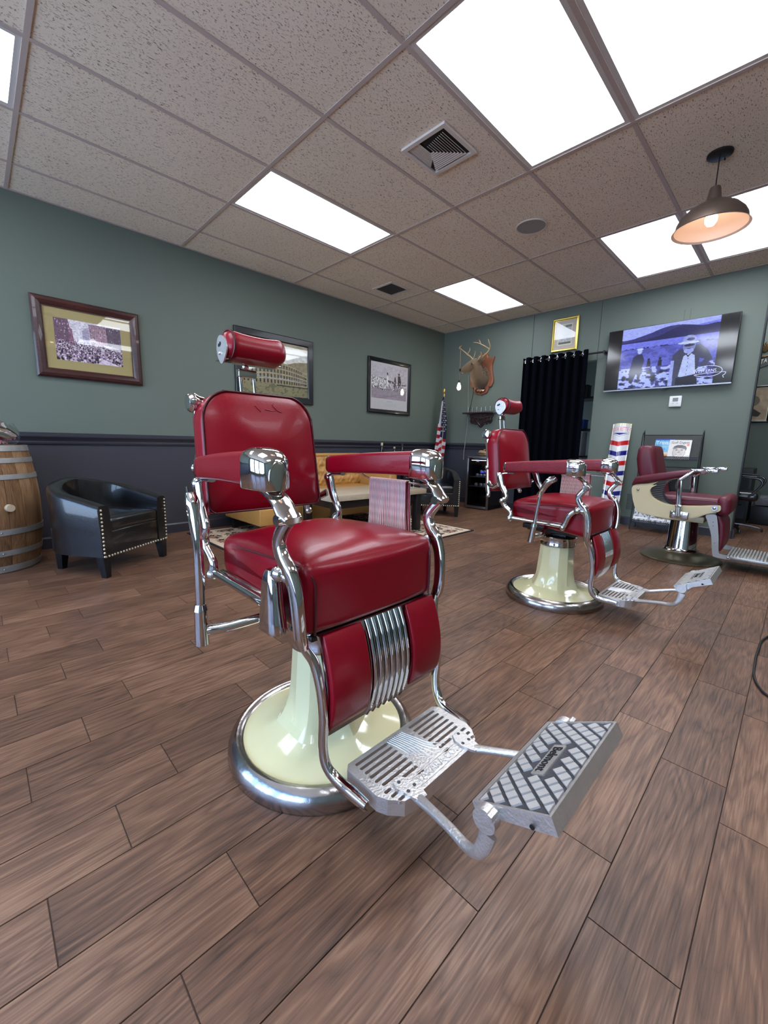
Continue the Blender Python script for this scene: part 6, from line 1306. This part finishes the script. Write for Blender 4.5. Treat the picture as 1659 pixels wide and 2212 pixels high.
mim = Img(100, 60, (206, 206, 210)); mn = smooth_noise(60, 100, 10, 41, 3); mim.fill(mn > 0.52, (150, 152, 160)); mim.fill(mn > 0.62, (110, 112, 120)); mim.rect(0.05, 0.7, 0.9, 0.8, (240, 240, 240)); mim.rect(0.05, 0.2, 0.4, 0.3, (232, 232, 236))
for k, nm in enumerate(('leftmost pale magazine on the lowest shelf of the rack', 'second pale magazine from the left on the lowest rack shelf', 'third pale magazine from the left on the lowest rack shelf')): magazine(nm, -3.075-0.165*k, 0.16, 0.21, 5.016, 0.100, mim)
# ================================================================= CEILING FITTINGS
dv = thing('ceiling_air_diffuser', 'large square louvred air vent in the ceiling beside the big light panel', 'vent', (1.867, -2.551, H))
ds = 0.165
MB().prism([[(-ds, -ds), (ds, -ds), (ds, ds), (-ds, ds)], [(-ds+0.026, -ds+0.026), (ds-0.026, -ds+0.026), (ds-0.026, ds-0.026), (-ds+0.026, ds-0.026)]], (0, 0, 0), (1, 0, 0), (0, 1, 0), (0, 0, -1), 0.014).build('vent_frame', M_CEILP, dv, smooth=False)
boxo('vent_throat', mat('vent_dark', (40, 37, 36), 0.8), (0, 0, -0.001), (2*ds-0.05, 2*ds-0.05, 0.001), dv)
for k in range(9):
    f = k/8; MB().box(((-0.135+0.02+0.005*k)/2-0.02+0.06*f*0.5, 0.052+0.0095*k, -0.008), (0.17-0.02*f+0.06*f, 0.0085, 0.002), rot=Matrix.Rotation(0.25, 3, 'X')).build('louvre', M_CEILP, dv, smooth=False)
# two directions of louvres meeting on a diagonal
for k in range(10):
    f = (k+0.5)/10; e = -0.135+0.27*f
    m = MB(); zc = -0.013
    # slats parallel to y on the +x side, shortening
    fx = -0.030+0.155*(k+0.5)/10; fy = fx
    pA, pB, pC = Vector((fx, 0.045+0.075*k/9, zc)), Vector((fx, -fy*0.98, zc)), Vector((-0.115+0.03*(9-k)/9, -fy*0.98, zc))
    if k >= 9: pass
    for a_, b_, ax in ((pA, pB, 'y'), (pB, pC, 'x')):
        d = (b_-a_); c_ = (a_+b_)/2
        dd = (d.length, 0.010, 0.002) if ax == 'x' else (0.0095, d.length, 0.002)
        m.box(c_, dd, rot=Matrix.Rotation(0.75 if ax == 'x' else 0.22, 3, 'X' if ax == 'x' else 'Y'))
    m.build('louvre', M_CEILP, dv, smooth=False)
rv_ = thing('ceiling_return_vent', 'small dark square return vent in the ceiling near the left wall', 'vent', (3.318, -0.722, H)); q = 0.16
MB().prism([[(-q, -q), (q, -q), (q, q), (-q, q)], [(-q+0.03, -q+0.03), (q-0.03, -q+0.03), (q-0.03, q-0.03), (-q+0.03, q-0.03)]], (0, 0, 0), (1, 0, 0), (0, 1, 0), (0, 0, -1), 0.006).build('vent_frame', M_CEILP, rv_, smooth=False)
boxo('vent_throat', mat('vent_dark', (40, 37, 36), 0.8), (0, 0, -0.001), (2*q-0.05, 2*q-0.05, 0.001), rv_)
for k in range(12): boxo('louvre', mat('vent_grey', (92, 86, 82), 0.6), (0, -0.12+0.0218*k, -0.004), (2*q-0.06, 0.005, 0.005), rv_)
sp_ = thing('ceiling_speaker', 'round grey speaker grille set in a ceiling tile', 'speaker', (3.098, -2.552, H))
MB().lathe([(0.112, 0.0), (0.125, 0.0), (0.125, -0.004), (0.118, -0.008), (0.112, -0.006)], n=48, cap=False).build('rim', M_CEILP, sp_); MB().lathe([(0.0, -0.005), (0.112, -0.004), (0.112, 0.0)], n=48, cap=False).build('grille', mat('speaker_mesh', (164, 158, 152), 0.7, bump=0.5, bscale=700), sp_)
# pendants
M_BRZ = mat('bronze_shade', (104, 88, 78), 0.38, 0.6); M_SIN = mat('shade_inside', (236, 212, 196), 0.45)
def pendant(x, y, label):
    t = thing('pendant_lamp', label, 'lamp', (x, y, 2.30), 0, 'bronze dome pendant lamps')
    MB().lathe([(0.0, 0.4245), (0.066, 0.4245), (0.066, 0.414), (0.058, 0.408), (0.0, 0.406)], n=36).build('canopy', M_BLACK, t); MB().cyl((0, 0, 0.23), (0, 0, 0.41), 0.0035, n=8).build('cord', M_BLACK, t); MB().ball((0.045, -0.02, 0.403), 0.005, n=8).build('screw', M_BLACK, t)
    MB().lathe([(0.0, 0.245), (0.012, 0.245), (0.026, 0.238), (0.030, 0.225), (0.040, 0.162), (0.044, 0.156), (0.058, 0.150), (0.09, 0.138), (0.135, 0.110), (0.170, 0.072), (0.184, 0.045), (0.190, 0.010), (0.198, 0.004), (0.202, 0.000)], n=56, cap=False).build('shade', M_BRZ, t)
    MB().lathe([(0.034, 0.150), (0.085, 0.136), (0.130, 0.107), (0.166, 0.070), (0.181, 0.043), (0.187, 0.009), (0.200, -0.001), (0.202, 0.0)], n=56, cap=False).build('shade_lining', M_SIN, t)
    MB().lathe([(0.0, 0.020), (0.020, 0.024), (0.032, 0.045), (0.033, 0.065), (0.022, 0.095), (0.014, 0.12), (0.014, 0.14)], n=24).build('bulb', mat('lit_warm_bulb', (255, 236, 214), 0.3, emit=(255, 232, 208), es=11.0), t)
pendant(3.070, -3.775, 'bronze dome pendant lamp hanging at the upper right of the photo')
pendant(0.63, -3.775, 'bronze dome pendant lamp above the nearest barber chair, seen only in reflections')
# ================================================================= NEXT ROOM, RIGHT EDGE
t, sh = picture('framed_portrait', 'framed sepia portrait on the wall of the next room, at the right edge', 'picture', -3.50, -3.985, 1.325, 1.82, M_FBLK, [(0, 0), (0, 0.022), (0.012, 0.03), (0.022, 0.022), (0.028, 0.01), (0.028, 0.005)], (0.028, 0.009), wall=7.398, liner=mat('bright_liner', (226, 214, 170), 0.3, 0.8))
im = Img(90, 90, (176, 152, 124)); im.ell(0.45, 0.42, 0.14, 0.2, (150, 140, 130)); im.ell(0.62, 0.40, 0.16, 0.16, (110, 98, 84)); im.poly([(0.3, 0.86), (0.45, 0.62), (0.6, 0.60), (0.85, 0.78), (0.8, 0.88)], (50, 46, 42)); pn = smooth_noise(90, 90, 10, 51, 3); im.a *= (0.85+0.3*pn[..., None]); sh('portrait_print', im, 0, 1, 0, 1)
pn_ = thing('pennant_sign', 'dark arrow shaped pennant reading STA on the next room wall', 'sign', (7.396, -3.80, 2.10))
MB().prism([[(0.10, -0.085), (-0.45, 0.125), (-0.45, 0.20), (0.10, 0.065)]], (0, 0, 0), (0, 1, 0), (0, 0, 1), (-1, 0, 0), 0.012).build('board', mat('pennant_grey', (70, 74, 74), 0.6), pn_, smooth=False)
tx = text_mb('STA', 0.080, 0.004, sx=0.60, spacing=1.2); place(tx, (-0.016, -0.022, 0.034), Vector((0, -1, 0.30)), (0, 0, 1), (-1, 0, 0)); tx.build('lettering', mat('cream_letters', (230, 222, 200), 0.4), pn_, smooth=False)
fo_ = thing('wall_ornament', 'bronze leaf shaped wall ornament above the pennant sign', 'ornament', (7.398, -3.83, 2.31)); orn = MB()
for a in (-1.2, -0.75, -0.35, 0, 0.35, 0.75, 1.2): orn.tube([(-0.012, 0, -0.05), (-0.02, math.sin(a)*0.05, -0.02+math.cos(a)*0.05), (-0.015, math.sin(a)*0.11, -0.02+math.cos(a)*0.10)], [(0.010, 0.008), (0.018, 0.01), (0.004, 0.004)], n=8)
orn.tube([(-0.012, -0.08, -0.09), (-0.02, 0, -0.11), (-0.012, 0.08, -0.09)], [0.006, 0.014, 0.006], n=8); orn.build('leaves', mat('bronze_ornament', (150, 124, 84), 0.35, 0.8), fo_)
sc_ = thing('salon_chair', 'black salon chair with chrome arms in the next room at right edge', 'chair', (5.98, -3.86, 0.004), -PI/2)
MB().rbox((0.0, 0, 0.42), (0.46, 0.46, 0.10), 0.04, 8).build('seat', M_BLKLE, sc_); MB().rbox((-0.22, 0, 0.62), (0.10, 0.46, 0.30), 0.04, 8).build('backrest', M_BLKLE, sc_)
for sg in (-1, 1):
    MB().tube([(-0.22, sg*0.25, 0.42), (0.10, sg*0.25, 0.42), (0.16, sg*0.25, 0.44), (0.24, sg*0.25, 0.56), (0.22, sg*0.25, 0.62), (0.12, sg*0.25, 0.635), (-0.22, sg*0.25, 0.63)], 0.011, n=10).build('arm_tube', mat('dimmed_chrome', (90, 90, 92), 0.25, 0.9), sc_); MB().tube([(0.19, sg*0.25, 0.648), (0.0, sg*0.25, 0.652), (-0.2, sg*0.25, 0.648)], (0.022, 0.010), n=10, side=(0, 1, 0)).build('arm_pad', M_BLACK, sc_)  # arm chrome darkened in its colour to stand for the dim next room
MB().cyl((0, 0, 0.06), (0, 0, 0.39), 0.028, n=16).build('gas_column', M_CHROME, sc_)
for k in range(5):
    a = 2*PI*k/5+0.1; MB().tube([(0, 0, 0.085), (0.15*math.cos(a), 0.15*math.sin(a), 0.075), (0.28*math.cos(a), 0.28*math.sin(a), 0.045), (0.30*math.cos(a), 0.30*math.sin(a), 0.008)], [(0.02, 0.014), (0.016, 0.012), (0.014, 0.012), (0.010, 0.008)], n=10).build('base_spoke', mat('dimmed_chrome', (90, 90, 92), 0.25, 0.9), sc_)  # spokes share the chrome with the room's dimness in its colour
simple('drawer_cabinet', 'black drawer cabinet behind the salon chair in the next room', 'cabinet', M_BLACK, (6.85, -3.66, 0.36), (0.5, 0.62, 0.70), (('drawer', M_BLACK, (-0.256, 0, 0.20), (0.012, 0.56, 0.28)), ('drawer', M_BLACK, (-0.256, 0, 0.50), (0.012, 0.56, 0.28)), ('handle', M_CHROME, (-0.272, -0.2, 0.24), (0.012, 0.10, 0.012))))
simple('folded_towels', 'stack of folded grey towels at the right edge beyond the salon chair', 'towels', mat('grey_cloth', (120, 120, 124), 0.95, bump=0.5), (6.9, -4.16, 0.30), (0.34, 0.30, 0.12), (), 0.03)
simple('low_stool', 'low black stool under the folded grey towels', 'stool', M_BLACK, (6.9, -4.16, 0.122), (0.40, 0.34, 0.228), (('seat_pad', M_BLKLE, (0, 0, 0.226), (0.39, 0.33, 0.006)),))
cb = thing('power_cable', 'thin black cable looping on the floor at the right edge', 'cable', (0, 0, 0.0))
MB().tube([(2.9, -4.55, 0.009), (2.409, -4.369, 0.009), (2.162, -4.344, 0.009), (1.99, -4.343, 0.009), (1.855, -4.349, 0.009), (1.760, -4.371, 0.009), (1.70, -4.41, 0.009), (1.60, -4.55, 0.009)], 0.0048, n=8).build('cable_loop', M_BLACK, cb)
